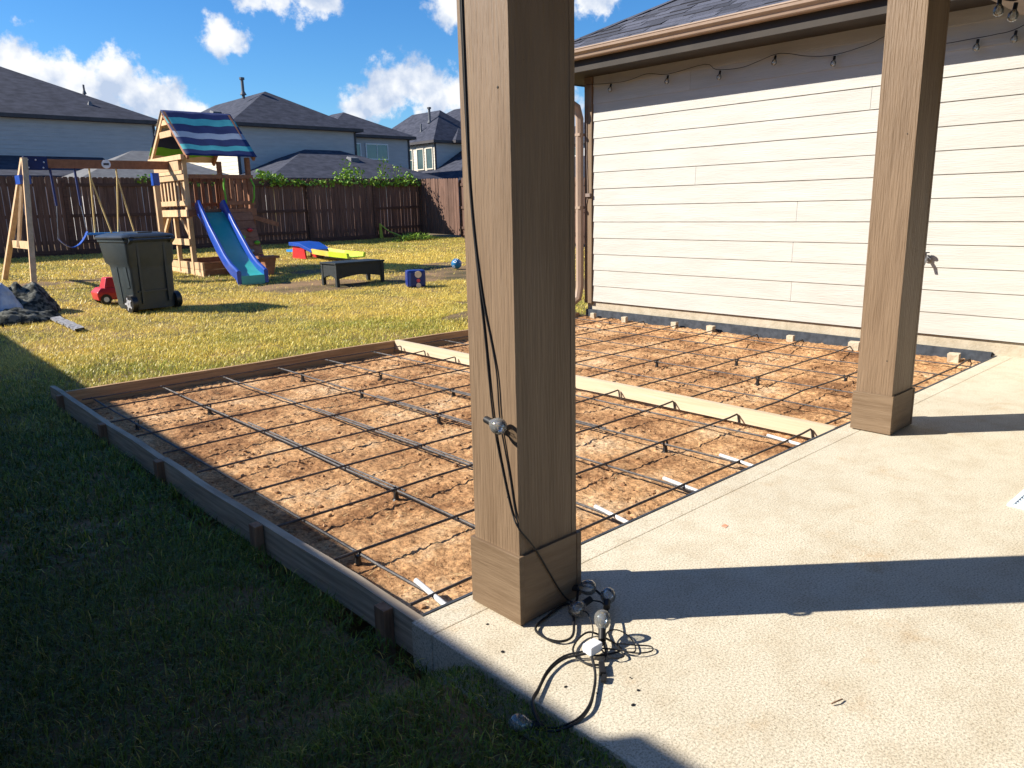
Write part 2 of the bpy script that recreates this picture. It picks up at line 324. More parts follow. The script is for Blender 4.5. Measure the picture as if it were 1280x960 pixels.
# value noise for terrain and soil
def vnoise(x, y, seed=0):
    xi = np.floor(x).astype(np.int64); yi = np.floor(y).astype(np.int64); xf = x - xi; yf = y - yi
    def h(a, b):
        n = (a * 374761393 + b * 668265263 + seed * 974711) & 0x7fffffff
        n = ((n ^ (n >> 13)) * 1274126177) & 0x7fffffff
        return ((n ^ (n >> 16)) & 0xffff) / 65535.0
    u = xf * xf * (3 - 2 * xf); v = yf * yf * (3 - 2 * yf)
    return (h(xi, yi) * (1 - u) + h(xi + 1, yi) * u) * (1 - v) + (h(xi, yi + 1) * (1 - u) + h(xi + 1, yi + 1) * u) * v
def fbm(x, y, o=4, seed=0):
    t = 0; a = .5
    for k in range(o): t = t + a * vnoise(x * 2 ** k, y * 2 ** k, seed + k); a *= .5
    return t
def ground_z(x, y):
    x = np.asarray(x, float); y = np.asarray(y, float)
    t = np.clip((y - 10.5) / 13.8, 0, 1)
    side = np.clip((x - 15) / 3, 0, 1) * np.clip((y - 16) / 4, 0, 1) * .06
    mound = .10 * np.exp(-(((x - 6.5) / .45) ** 2 + ((y - 7.75) / .28) ** 2)) + .16 * np.exp(-(((x - 7.05) / .22) ** 2 + ((y - 6.75) / .22) ** 2))
    lip = .088 * np.clip((1.74 - y) / .16, 0, 1) * np.clip((x + .6) / 1.2, 0, 1)
    return -.10 + lip + .36 * t + side + mound + .02 * (fbm(x * .9, y * .9, 3, 5) - .44)
def gz(x, y): return float(ground_z(x, y))

# ------------------------------------------------------------------ ground, patio, soil
def build_lawn():
    xs = np.unique(np.concatenate([np.linspace(-400, -20, 20), np.linspace(-20, -3, 35), np.arange(-3, 1.16, .12), [1.16, 1.30], np.arange(1.42, 7.1, .16), [7.1, 7.28, 7.5], np.arange(7.7, 20, .2), np.linspace(20, 60, 41), np.linspace(60, 500, 24)]))
    ys = np.unique(np.concatenate([np.linspace(-300, -10, 15), np.linspace(-10, -1, 19), np.arange(-1, 6.3, .16), [6.36, 6.5, 6.6], np.arange(6.7, 25, .2), np.linspace(25, 60, 36), np.linspace(60, 500, 24)]))
    X, Y = np.meshgrid(xs, ys); Z = ground_z(X, Y) - .012
    bed = (X > 1.2) & (X < 7.28) & (Y < 6.49) & (Y > -12); Z[bed] = -.34
    bed2 = (X >= 7.28) & (X < 18) & (Y < 6.3) & (Y > -12); Z[bed2] = -.34
    nx, ny = len(xs), len(ys); idx = np.arange(nx * ny).reshape(ny, nx)
    f = np.stack([idx[:-1, :-1], idx[:-1, 1:], idx[1:, 1:], idx[1:, :-1]], -1).reshape(-1, 4)
    me = bpy.data.meshes.new('lawn_ground'); me.from_pydata(np.stack([X, Y, Z], -1).reshape(-1, 3).tolist(), [], f.tolist()); me.materials.append(THATCH)
    me.polygons.foreach_set('use_smooth', [True] * len(me.polygons))
    o = bpy.data.objects.new('lawn_ground', me); C.objects.link(o); tag(o, 'lawn soil and thatch reaching to the fences', kind='structure')
build_lawn()

BARE = [(6.9, 12.9, 1.3, 1.0), (9.4, 12.5, 1.4, .8), (10.6, 13.4, 1.6, .9), (6.3, 7.75, .45, .25), (7.05, 6.8, .3, .25), (11.2, 14.6, .8, .5), (3.2, 16.8, .5, .5), (4.4, 16.8, .9, .4), (8.3, 15.2, .8, .5)]
def build_grass():
    specs = [ # x0,x1,y0,y1,density,blade length,width,kind
        (-2.6, 1.262, .15, 3.4, 17000, .042, .0033, 3), (-3.0, 1.25, 3.4, 6.9, 7500, .055, .0055, 2), (-3.0, 7.2, 6.53, 9.2, 6500, .046, .0052, 2),
        (-3.0, 9.5, 9.2, 13.0, 4200, .042, .0066, 1), (-2.0, 13.5, 13.0, 18, 2000, .046, .010, 1), (-1.0, 17.5, 18, 24.1, 1100, .05, .015, 1), (9.5, 17.5, 10, 18, 900, .052, .015, 1), (7.35, 9.6, 6.5, 10, 2400, .05, .0085, 1)]
    allv, alli, allt = [], [], []; base = 0
    for x0, x1, y0, y1, den, ln, wd, kind in specs:
        n = int((x1 - x0) * (y1 - y0) * den)
        x = rng.uniform(x0, x1, n); y = rng.uniform(y0, y1, n)
        keep = np.ones(n, bool)
        camd = .6577 * x + .719 * y; lat = .7353 * x - .6774 * y
        keep &= (lat > -.72 * camd - 1.2) & (lat < .72 * camd + 1.2)
        keep &= ~((x > 1.235) & (x < 7.25) & (y < 6.545) & (y > 1.74))
        keep &= ~((x > 6.0) & (x < 7.5) & (y > 15.95) & (y < 17.95))
        thin = np.zeros(n)
        for bx, by, rx, ry in BARE: thin = np.maximum(thin, 1 - ((x - bx) / rx) ** 2 - ((y - by) / ry) ** 2)
        keep &= rng.uniform(0, 1, n) > np.clip(thin * 2.2, 0, .965)
        clump = fbm(x * 5, y * 5, 3, 9)
        keep &= rng.uniform(0, 1, n) < np.clip(.5 + (clump - .25) * 2.2, .5, 1)
        x, y, clump = x[keep], y[keep], clump[keep]; n = len(x)
        z = ground_z(x, y) - .012
        a = rng.uniform(0, 2 * pi, n); tilt = np.clip(rng.normal(.95, .32, n), .1, 1.5)
        L = ln * rng.uniform(.55, 1.35, n) * (.75 + .6 * clump) * np.where((x > 1.05) & (y < 1.75), .68, 1); w = wd * rng.uniform(.6, 1.3, n)
        dx, dy = np.cos(a), np.sin(a); px_, py_ = -dy, dx
        # colour
        dry = fbm(x * .33, y * .33, 3, 3) * .9 + .55 * fbm(x * 1.7, y * 1.7, 3, 21) - .48
        dry = dry + np.clip((y - 6.5) / 6, -.5, .30) - .30 * np.exp(-(((x - 6) / 1.6) ** 2 + ((y - 8.2) / 1.0) ** 2)) + .10 * rng.normal(size=n)
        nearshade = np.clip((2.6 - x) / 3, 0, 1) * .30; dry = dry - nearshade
        dry = np.clip(dry * 1.7 + .16 + .16 * rng.normal(size=n), .0, 1)
        dry = np.where(rng.uniform(0, 1, n) < .07, np.maximum(dry, .9), dry)
        g = np.array([.215, .30, .025]); s_ = np.array([.82, .635, .15])
        col = g[None] * (1 - dry[:, None]) + s_[None] * dry[:, None]
        col = col * np.clip(np.exp(rng.normal(-.06, .42 if y0 < 6.6 and x1 < 2 else .30, (n, 1))), .3, 2.4) * (1 - .80 * np.clip((2.6 - x) / 3, 0, 1) * np.clip((9 - y) / 3, 0, 1))[:, None]  # tint darkened toward the near left lawn, its shade put into colour
        P0 = np.stack([x, y, z], -1); D = np.stack([dx, dy, 0 * x], -1); S = np.stack([px_, py_, 0 * x], -1); U = np.array([0, 0, 1.])[None]
        st, ct = np.sin(tilt)[:, None], np.cos(tilt)[:, None]
        if kind == 1:
            vs = np.stack([P0 - S * w[:, None] / 2, P0 + S * w[:, None] / 2, P0 + (D * st + U * ct) * L[:, None]], 1); tri = np.array([[0, 1, 2]]); k = 3
        else:
            t1 = np.clip(tilt - .35, .05, 1.2)[:, None]; M = P0 + (D * np.sin(t1) + U * np.cos(t1)) * L[:, None] * .5
            t2 = np.clip(tilt + .35, 0, 1.75)[:, None]; T = M + (D * np.sin(t2) + U * np.cos(t2)) * L[:, None] * .55
            hw = w[:, None] / 2
            vs = np.stack([P0 - S * hw, P0 + S * hw, M - S * hw * .85, M + S * hw * .85, T], 1); tri = np.array([[0, 1, 3], [0, 3, 2], [2, 3, 4]]); k = 5
        idx = (np.arange(n)[:, None, None] * k + tri[None]).reshape(-1, 3) + base
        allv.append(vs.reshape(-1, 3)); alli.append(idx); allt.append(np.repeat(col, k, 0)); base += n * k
    V = np.concatenate(allv).astype(np.float32); I = np.concatenate(alli).astype(np.int32); T = np.concatenate(allt)
    me = bpy.data.meshes.new('grass'); me.vertices.add(len(V)); me.vertices.foreach_set('co', V.ravel())
    me.loops.add(I.size); me.loops.foreach_set('vertex_index', I.ravel()); me.polygons.add(len(I))
    me.polygons.foreach_set('loop_start', np.arange(0, I.size, 3, dtype=np.int32)); me.polygons.foreach_set('loop_total', np.full(len(I), 3, np.int32))
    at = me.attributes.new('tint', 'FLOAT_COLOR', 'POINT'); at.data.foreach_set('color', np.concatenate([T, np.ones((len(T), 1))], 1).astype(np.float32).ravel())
    me.materials.append(GRASS); me.update(calc_edges=True)
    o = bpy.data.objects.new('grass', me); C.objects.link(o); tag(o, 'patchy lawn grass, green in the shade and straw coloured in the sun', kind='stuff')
    print('grass tris', len(I))
build_grass()

def build_patio():
    m = MB(); m.box((1.255, -6, -.16), (7.38, 1.775, 0)); m.box((1.255, 1.778, -.16), (7.19, 1.886, -.001)); m.box((7.19, 1.779, -.16), (9.2, 1.95, -.002)); m.box((1.26, 1.77, -.16), (7.2, 1.781, -.005))
    o = m.build('patio', CONCRETE, bevel=.004); tag(o, 'pale sanded concrete patio slab', kind='structure')
build_patio()

BX0, BX1, BY0, BY1 = 1.33, 7.165, 1.905, 6.46
def soil_z(x, y):
    u = x * .8 - y * .6; v = x * .6 + y * .8
    return -.118 + .05 * np.clip((x - 6.75) / .3, 0, 1) + .045 * (fbm(u * 1.3, v * 1.3, 3, 31) - .44) + .016 * (fbm(u * 6, v * 11, 3, 40) - .44) + .022 * (fbm(v * 23 + 3, u * 31, 2, 50) - .38) * (.5 + 1.2 * fbm(x * 1.1, y * 1.3, 2, 66)) + .016 * (fbm(u * 61, v * 67, 1, 60) - .25)
def build_soil():
    xs = np.arange(BX0, BX1 + .001, (BX1 - BX0) / 480); ys = np.arange(BY0, BY1 + .001, (BY1 - BY0) / 370)
    X, Y = np.meshgrid(xs, ys); Z = soil_z(X, Y); nx, ny = len(xs), len(ys); idx = np.arange(nx * ny).reshape(ny, nx)
    f = np.stack([idx[:-1, :-1], idx[:-1, 1:], idx[1:, 1:], idx[1:, :-1]], -1).reshape(-1, 4).astype(np.int32)
    me = bpy.data.meshes.new('soil'); V = np.stack([X, Y, Z], -1).reshape(-1, 3).astype(np.float32)
    me.vertices.add(len(V)); me.vertices.foreach_set('co', V.ravel()); me.loops.add(f.size); me.loops.foreach_set('vertex_index', f.ravel()); me.polygons.add(len(f))
    me.polygons.foreach_set('loop_start', np.arange(0, f.size, 4, dtype=np.int32)); me.polygons.foreach_set('loop_total', np.full(len(f), 4, np.int32))
    me.materials.append(SOIL); me.update(calc_edges=True)
    o = bpy.data.objects.new('soil', me); C.objects.link(o); tag(o, 'rough orange clay soil inside the form boards', kind='structure')
    # loose clods and straw
    m = MB(); ico = bmesh.new(); bmesh.ops.create_icosphere(ico, subdivisions=1, radius=1); iv = [v.co.copy() for v in ico.verts]; fi = [[v.index for v in q.verts] for q in ico.faces]; ico.free()
    n = 9000; xx = rng.uniform(BX0 + .03, BX1 - .03, n); yy = rng.uniform(BY0 + .03, BY1 - .03, n); zz = soil_z(xx, yy)
    den = fbm(xx * 2.2, yy * 2.2, 3, 77)
    for x, y, z, dn in zip(xx, yy, zz, den):
        if random.random() > (dn - .2) * 2.4: continue
        r = random.choice([.003, .004, .004, .005, .006, .007, .009, .013]); sx, sy, sz = [r * random.uniform(.7, 1.4) for _ in range(3)]; a = random.random() * 6
        vs = []
        for v in iv:
            q = v * random.uniform(.75, 1.2); vs.append((x + q.x * sx * cos(a) - q.y * sy * sin(a), y + q.x * sx * sin(a) + q.y * sy * cos(a), z + q.z * sz * .8 + r * .2))
        m.add(vs, fi)
    o = m.build('soil_clods', CLOD); tag(o, 'loose clay clods scattered on the soil', kind='stuff')
    m = MB(); n = 6500; xx = rng.uniform(BX0 + .03, BX1 - .03, n); yy = rng.uniform(BY0 + .03, BY1 - .03, n); zz = soil_z(xx, yy); den = fbm(xx * 1.6 + 9, yy * 1.6, 3, 91)
    for x, y, z, dn in zip(xx, yy, zz, den):
        if random.random() > (dn - .28) * 3: continue
        a = random.random() * 6.28; l = random.uniform(.015, .05); w = random.uniform(.001, .0025); c_, s_ = cos(a), sin(a); h = random.uniform(.002, .014)
        m.add([(x - s_ * w, y + c_ * w, z + .004), (x + s_ * w, y - c_ * w, z + .004), (x + c_ * l, y + s_ * l, z + h + .004)], [(0, 1, 2)])
    o = m.build('soil_straw', STRAW); tag(o, 'dry grass straw lying on the soil', kind='stuff')
build_soil()

# small litter on the patio
def litter():
    m = MB()
    spots = [(1.43, 1.12, .005), (1.49, 1.15, .004), (1.40, 1.22, .003), (1.36, 1.3, .004), (1.52, 1.2, .004), (1.35, 1.55, .005), (1.42, 1.70, .004)]
    for x, y, r in spots:
        a = random.random() * 6; m.ball((x, y, r * .4), r, 6, 4, (1.2 * abs(cos(a)) + .4, .5 + abs(sin(a)), .4))
    tag(m.build('debris_crumbs', CABLE), 'dark crumbs of dirt scattered by the cord', kind='stuff')
    single('dry_twig', MB().tube([(1.80, .755, .006), (1.815, .748, .009), (1.84, .744, .006)], .0022, 5), STAKE, 'thin brown twig lying on the sunlit concrete', 'twig', loc=(1.82, .75, 0))
litter()

# ------------------------------------------------------------------ house wing on the right
WX = 7.19; WY = 6.455
def build_wing():
    h = thing('house', 'cream lap sided house wing with shingled roof, gutter and brown trim', 'house', (WX, 3.0, 0))
    m = MB(); m.box((WX + .02, -6, -.3), (17, WY - .0, .118)); fo = m.build('foundation', CONC_F, h)
    m = MB(); m.box((WX + .035, -6, .118), (16.9, WY - .02, 2.74)); m.build('wall_core', SIDING, h)
    # siding planks, each one its own board, lapped
    ex = .1935; k = 0; z = .127
    joints = {0: [], 1: [3.74], 2: [1.1], 3: [3.75], 4: [], 5: [3.73], 6: [.6], 7: [4.9], 8: [1.8], 9: [], 10: [3.1], 11: [], 12: [5.0], 13: [2.0]}
    joints = {r: j for r, j in joints.items()}
    while z < 2.74:
        top = min(z + ex + .028, 2.752)
        cuts = [-4.0] + sorted(joints.get(k, [])) + [WY - .105]
        for a, b in zip(cuts[:-1], cuts[1:]):
            m = MB(); y0, y1 = a + .0016, b - .0016
            xb = WX - .008 + random.uniform(-.0006, .0006); xt = WX + .002   # bottom edge proud, top tucked under the next
            m.add([(xb, y0, z), (xb, y1, z), (xt, y1, top), (xt, y0, top), (xb + .009, y0, z), (xb + .009, y1, z), (xt + .009, y1, top), (xt + .009, y0, top)],
                  [(0, 3, 2, 1), (4, 5, 6, 7), (0, 1, 5, 4), (1, 2, 6, 5), (2, 3, 7, 6), (3, 0, 4, 7)])
            m.build('siding_plank', SIDING, h)
        z += ex; k += 1
    # corner board on both faces
    m = MB(); m.box((WX - .024, WY - .098, .10), (WX + .03, WY + .016, 2.75)); m.build('corner_board', TAUPE, h, bevel=.002)
    m = MB(); m.box((WX + .03, WY - .02, .118), (16.9, WY, 2.74)); m.build('end_wall', SIDING, h)
    # soffit, fascia, gutter
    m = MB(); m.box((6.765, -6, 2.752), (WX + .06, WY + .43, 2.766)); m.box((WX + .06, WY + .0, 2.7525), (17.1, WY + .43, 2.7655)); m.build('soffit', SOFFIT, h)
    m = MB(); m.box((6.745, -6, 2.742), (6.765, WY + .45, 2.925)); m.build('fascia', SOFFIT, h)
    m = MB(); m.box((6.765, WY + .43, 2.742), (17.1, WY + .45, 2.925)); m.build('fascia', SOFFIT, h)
    prof = [(6.743, 2.862), (6.672, 2.862), (6.662, 2.872), (6.652, 2.900), (6.634, 2.915), (6.620, 2.922), (6.616, 2.945), (6.610, 2.950), (6.610, 2.962), (6.626, 2.963), (6.626, 2.953), (6.630, 2.930), (6.645, 2.922), (6.662, 2.905), (6.675, 2.871), (6.743, 2.871)]
    m = MB(); m.prism([(x, z) for x, z in prof], 'y', -6, WY + .52); m.build('gutter', TAUPE_S, h)
    m = MB(); m.prism([(6.743, 2.862), (6.672, 2.862), (6.652, 2.900), (6.616, 2.945), (6.610, 2.962), (6.743, 2.962)], 'y', WY + .52, WY + .524); m.build('gutter_end_cap', TAUPE_S, h)
    # downspout
    m = MB()
    pts = [(6.69, WY + .40, 2.86), (6.70, WY + .385, 2.78), (6.80, WY + .28, 2.62), (6.98, WY + .13, 2.50), (7.10, WY + .075, 2.42), (7.13, WY + .062, 2.30), (7.13, WY + .062, .30), (7.11, WY + .075, .16), (7.02, WY + .14, .07), (6.93, WY + .20, .05)]
    m.tube(pts, .050, 8); m.build('downspout', TAUPE_S, h, smooth=True)
    for z_ in (2.1, 1.25): m = MB(); m.box((7.08, WY + .017, z_), (7.19, WY + .11, z_ + .03)); m.build('downspout_strap', TAUPE_S, h)
    # a thin coax lead on the corner board
    m = MB(); m.tube([(WX - .035, WY - .03, 2.45), (WX - .03, WY - .025, 1.9), (WX - .034, WY - .045, 1.42), (WX - .03, WY + .0, 1.2)], .004, 5); m.box((WX - .05, WY - .09, 1.39), (WX - .026, WY - .02, 1.43)); m.build('cable_clip', PEEL, h)
    # roof: hip from the far corner; slope s, plane rising in +X
    s = .50; ex0, ey0, ez0 = 6.70, WY + .49, 2.955; run = 5.2
    m = MB()
    yb = -6
    m.add([(ex0, ey0, ez0), (ex0, yb, ez0), (ex0 + run, yb, ez0 + s * run), (ex0 + run, ey0 - run, ez0 + s * run), (ex0 + 2 * run, ey0, ez0), (ex0 + 2 * run, yb, ez0),
           (ex0, ey0, ez0 - .03), (ex0, yb, ez0 - .03), (ex0 + 2 * run, yb, ez0 - .03), (ex0 + 2 * run, ey0, ez0 - .03)],
          [(0, 1, 2, 3), (0, 3, 4), (4, 3, 2, 5), (0, 6, 7, 1), (0, 4, 9, 6), (6, 9, 8, 7)])
    m.build('roof_deck', SHING_FAR, h)
    # shingle tabs: courses of .142 exposure on the slope, tabs about .31 wide, random doubled thickness
    L = sqrt(1 + s * s); dx = .142 / L; rest = MB(); count = 0
    cand = []
    for r in range(36):
        xa = ex0 - .012 + r * dx; xb_ = xa + dx * 1.15; t = xa - ex0
        y = yb + 2 + random.random() * .3
        ymax = ey0 - max(t, 0) + .02
        while y < ymax:
            w = random.uniform(.17, .36); y2 = min(y + w, ymax); cand.append((r, xa, xb_, y, y2)); y = y2 + .007
    cand.sort(key=lambda c: (c[1] - 6.7) * 1.3 - c[3] * .55 if c[3] > 1.6 else 50 + c[1])
    for i, (r, xa, xb_, y, y2) in enumerate(cand):
        if y2 - y < .03: continue
        th = random.choice([.009, .014, .020, .011]); za = ez0 + s * (xa - ex0); zb = ez0 + s * (xb_ - ex0); e = random.uniform(-.006, .004)
        yt = min(y2, ey0 - max(xb_ - ex0, 0)); yt = max(yt, y + .004)
        vs = [(xa + e, y, za + .006), (xa + e, y2, za + .006), (xb_, yt, zb + .007), (xb_, y, zb + .007), (xa + e, y, za + .006 + th), (xa + e, y2, za + .006 + th), (xb_, yt, zb + .006 + .008), (xb_, y, zb + .006 + .008)]
        fs = [(3, 2, 1, 0), (4, 5, 6, 7), (0, 1, 5, 4), (1, 2, 6, 5), (2, 3, 7, 6), (3, 0, 4, 7)]
        tgt = MB() if count < 298 else rest
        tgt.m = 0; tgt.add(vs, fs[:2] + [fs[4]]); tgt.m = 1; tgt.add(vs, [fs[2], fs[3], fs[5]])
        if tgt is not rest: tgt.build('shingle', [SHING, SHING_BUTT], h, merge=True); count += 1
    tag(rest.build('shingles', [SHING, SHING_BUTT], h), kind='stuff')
    # hip cap shingles
    for i in range(14):
        t = i * .19; a = Vector((ex0 + t, ey0 - t, ez0 + s * t + .02)); b = Vector((ex0 + t + .24, ey0 - t - .24, ez0 + s * (t + .24) + .028))
        d = Vector((1, 1, 0)).normalized() * .11; m = MB()
        m.add([a - d - Vector((0, 0, .035)), a + Vector((0, 0, .008)), a + d - Vector((0, 0, .035)), b - d - Vector((0, 0, .035)), b, b + d - Vector((0, 0, .035))], [(0, 1, 4, 3), (1, 2, 5, 4), (0, 2, 1)])
        m.build('hip_cap', SHING, h)
    return h
HOUSE = build_wing()

def faucet():
    t = thing('hose_faucet', 'small grey outdoor water tap on the cream siding by the right column', 'faucet', (WX - .012, 2.50, .78))
    X, Y, Z = WX - .012, 2.50, .78
    m = MB(); m.tube([(X + .02, Y, Z), (X - .03, Y, Z), (X - .06, Y, Z - .008), (X - .085, Y, Z - .05)], [.013, .013, .016, .012], 8); m.build('spout', METAL, t, True)
    m = MB(); m.tube([(X - .004, Y, Z), (X - .010, Y, Z)], .032, 12); m.build('wall_flange', METAL, t, True)
    m = MB(); m.tube([(X - .05, Y, Z + .01), (X - .05, Y, Z + .05)], .006, 6); m.tube([(X - .05, Y, Z + .05), (X - .05, Y, Z + .058)], .028, 10); m.build('tap_handle', TRIM_DARK, t, True)
faucet()

# ------------------------------------------------------------------ porch columns and porch roof
def column(x0, x1, y0, y1, label, trimtop):
    t = thing('porch_column', label, 'column', (x0, y0, 0), group='square porch columns')
    i = .012; sx0, sx1, sy0, sy1 = x0 + i, x1 - i, y0 + i, y1 - i
    # shaft as four wrapped boards with a visible corner seam
    th = .022
    m = MB(); m.box((sx0, sy0 + th * .0, .0), (sx0 + th, sy1, 2.52)); m.build('shaft_board', TAUPE, t, bevel=.0012)
    m = MB(); m.box((sx1 - th, sy0, .0), (sx1, sy1, 2.52)); m.build('shaft_board', TAUPE, t, bevel=.0012)
    m = MB(); m.box((sx0 + th + .0004, sy0 + .0012, .0), (sx1 - th - .0004, sy0 + th, 2.52)); m.build('shaft_board', TAUPE, t, bevel=.0012)
    m = MB(); m.box((sx0 + th + .002, sy1 - th, .0), (sx1 - th - .002, sy1 - .003, 2.52)); m.build('shaft_board', TAUPE, t, bevel=.0012)
    zt = trimtop
    for a, b in [((x0, y0, .006), (x0 + .0205, y1, zt)), ((x1 - .0205, y0, .006), (x1, y1, zt)), ((x0 + .0215, y0 + .002, .006), (x1 - .0215, y0 + .0205, zt - .001)), ((x0 + .0215, y1 - .0205, .006), (x1 - .0215, y1 - .002, zt - .001))]:
        m = MB(); m.box(a, b); m.build('base_board', TAUPE_H, t, bevel=.002)
    m = MB()
    for z_ in (.42, 1.62):
        for u in (.22,): m.ball((x0 + i - .0005, y0 + i + (sy1 - sy0) * u, z_), .004, 6, 4, (.4, 1, 1)); m.ball((x0 + i + (sx1 - sx0) * u, y0 + i + .0025, z_ + .07), .004, 6, 4, (1, .4, 1))
    m.build('nail_heads', SOFFIT, t)
    return t
column(1.482, 1.766, 1.610, 1.848, 'near square brown porch column with the light cord down its side', .238)
column(4.318, 4.630, 1.610, 1.835, 'far square brown porch column standing in front of the cream wall', .225)

def porch():
    t = thing('porch_roof', 'brown timber porch beam and ceiling carried by the columns', 'porch roof', (1.4, 1.7, 2.5))
    m = MB(); m.box((1.40, 1.63, 2.52), (6.55, 1.83, 2.80)); m.build('front_beam', TAUPE_H, t)
    m = MB(); m.box((1.50, -4.5, 2.521), (1.70, 1.63, 2.799)); m.build('side_beam', TAUPE, t)
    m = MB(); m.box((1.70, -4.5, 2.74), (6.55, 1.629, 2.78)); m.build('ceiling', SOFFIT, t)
    m = MB(); m.add([(1.2, 1.98, 2.81), (6.6, 1.98, 2.81), (6.6, -4.6, 3.7), (1.2, -4.6, 3.7), (1.2, 1.98, 2.89), (6.6, 1.98, 2.89), (6.6, -4.6, 3.78), (1.2, -4.6, 3.78)], [(0, 1, 2, 3), (7, 6, 5, 4), (0, 4, 5, 1), (1, 5, 6, 2), (2, 6, 7, 3), (3, 7, 4, 0)]); m.build('roof', SHING_FAR, t)
porch()

# ------------------------------------------------------------------ form boards, stakes
def board(p, q, w, h, m_, label, sag=0.0):
    mb = MB(); n = 10; p = Vector(p); q = Vector(q); d = (q - p); s = Vector((-d.y, d.x, 0)).normalized() * (w / 2); rings = []
    for i in range(n + 1):
        c = p + d * (i / n); e = .003 * sin(i * 1.7 + p.x) ; zt = c.z + .004 * sin(i * .9 + p.y * 3) - sag * sin(pi * i / n); o = Vector((s.x, s.y, 0)).normalized() * e
        rings.append([c - s + o + Vector((0, 0, zt - c.z - h)), c + s + o + Vector((0, 0, zt - c.z - h)), c + s + o + Vector((0, 0, zt - c.z)), c - s + o + Vector((0, 0, zt - c.z))])
    mb.loft(rings)
    return single('form_board', mb, m_, label, 'form board', 'timber boards forming the concrete pour', loc=tuple(p))
board((1.29, 1.775, -.002), (1.285, 4.26, -.006), .036, .135, LUMBER, 'grey weathered form board nearest the camera, running out from the patio corner in shade')
board((1.288, 4.262, -.010), (1.30, 6.82, -.002), .036, .13, LUMBER, 'grey weathered form board in shade reaching past the far left corner of the bed')
board((1.322, 6.49, .000), (4.30, 6.50, -.004), .036, .135, LUMBER_X, 'tan form board along the lawn at the back of the left bay')
board((4.302, 6.495, -.008), (7.1, 6.515, -.02), .036, .13, LUMBER_X, 'tan form board along the lawn at the back of the right bay')
board((4.305, 1.912, -.002), (4.325, 6.468, .002), .036, .095, LUMBER_NEW, 'pale fresh pine board dividing the two bays of the bed')
def knots():
    pass
def stake(x, y, label, ax, top=-.004):
    m = MB(); z0 = -.30
    a, b = (.038, .062)
    if ax == 'y': m.loft([[(x - a / 2, y - b / 2, z), (x + a / 2, y - b / 2, z), (x + a / 2, y + b / 2, z), (x - a / 2, y + b / 2, z)] for z in (z0, top)])
    else: m.loft([[(x - b / 2, y - a / 2, z), (x + b / 2, y - a / 2, z), (x + b / 2, y + a / 2, z), (x - b / 2, y + a / 2, z)] for z in (z0, top)])
    single('form_stake', m, STAKE, label, 'stake', 'wooden stakes holding the form boards', bevel=.003, loc=(x, y, -.1))
for (x, y, lb) in [(1.250, 2.04, 'brown wooden stake nearest the camera, against the left form board'), (1.247, 3.02, 'brown wooden stake second from the camera, against the left form board'), (1.25, 4.24, 'brown wooden stake at the joint of the two left form boards'),
                   (1.252, 5.30, 'brown wooden stake fourth from the camera along the left form boards'), (1.260, 6.42, 'brown wooden stake by the far left corner of the bed')]: stake(x, y, lb, 'y')

# ------------------------------------------------------------------ rebar
REB = 'steel reinforcing bars over the soil'
def rebar(pts, label, r=.0062):
    m = MB(); m.tube(pts, r, 6); single('rebar', m, REBAR, label, 'rebar', REB, smooth=True, loc=pts[0])
YB = [2.055, 2.55, 3.04, 3.53, 4.02, 4.51, 5.00, 5.47, 5.94, 6.34]
XL_ = [1.475, 1.975, 2.48, 2.985, 3.50, 4.02]
XR_ = [4.86, 5.39, 5.90, 6.42, 6.88]
zc = -.048
def wob(a): return random.uniform(-a, a)
for i, x in enumerate(XL_):
    dx = [.0, .015, .01, .0, -.03, -.03][i]
    pts = [(x + wob(.004), 1.93, zc - .012)] + [(x + dx * (y - 1.9) / 4.5 + wob(.006), y, zc - .012 + wob(.003)) for y in np.linspace(2.4, 6.0, 7)] + [(x + dx, 6.42, zc - .014)]
    rebar(pts, '%s long rebar from the left form board, running away from the patio' % ORD[i])
    if i in (1, 2, 3, 4):
        pts2 = [(px_ + .024, py_, pz_ + .002) for px_, py_, pz_ in pts[2:6]]
        rebar(pts2, 'short lap rebar tied beside the %s long bar of the left bay' % ORD[i], .0055)
for j, y in enumerate(YB):
    x0 = 1.36 + wob(.03); pts = [(x0, y + wob(.01), zc)] + [(x, y + wob(.007), zc + wob(.004)) for x in np.linspace(1.8, 3.9, 6)]
    yy = y + wob(.006); pts += [(4.18, yy, zc + .004), (4.275, yy, zc + .010), (4.283, yy - .003, zc + .004), (4.283, yy - .012, zc - .045)]
    rebar(pts, '%s rebar from the patio across the left bay, hooked at the pine board' % ORD[j])
for i, x in enumerate(XR_):
    pts = [(x + wob(.01), y, zc - .012 + wob(.004)) for y in np.linspace(1.94, 6.42, 9)]
    rebar(pts, '%s thin long rebar from the pine board, in the right bay' % ORD[i], .0052)
for j, y in enumerate(YB):
    pts = [(4.345, y + wob(.01), zc - .002)] + [(x, y + wob(.008), zc + wob(.005)) for x in np.linspace(4.8, 6.7, 6)] + [(6.98, y + wob(.006), zc + .010), (7.07, y, zc + .016), (7.10, y - .004, zc - .03)]
    rebar(pts, '%s rebar from the patio across the right bay, bent at the foundation' % ORD[j])

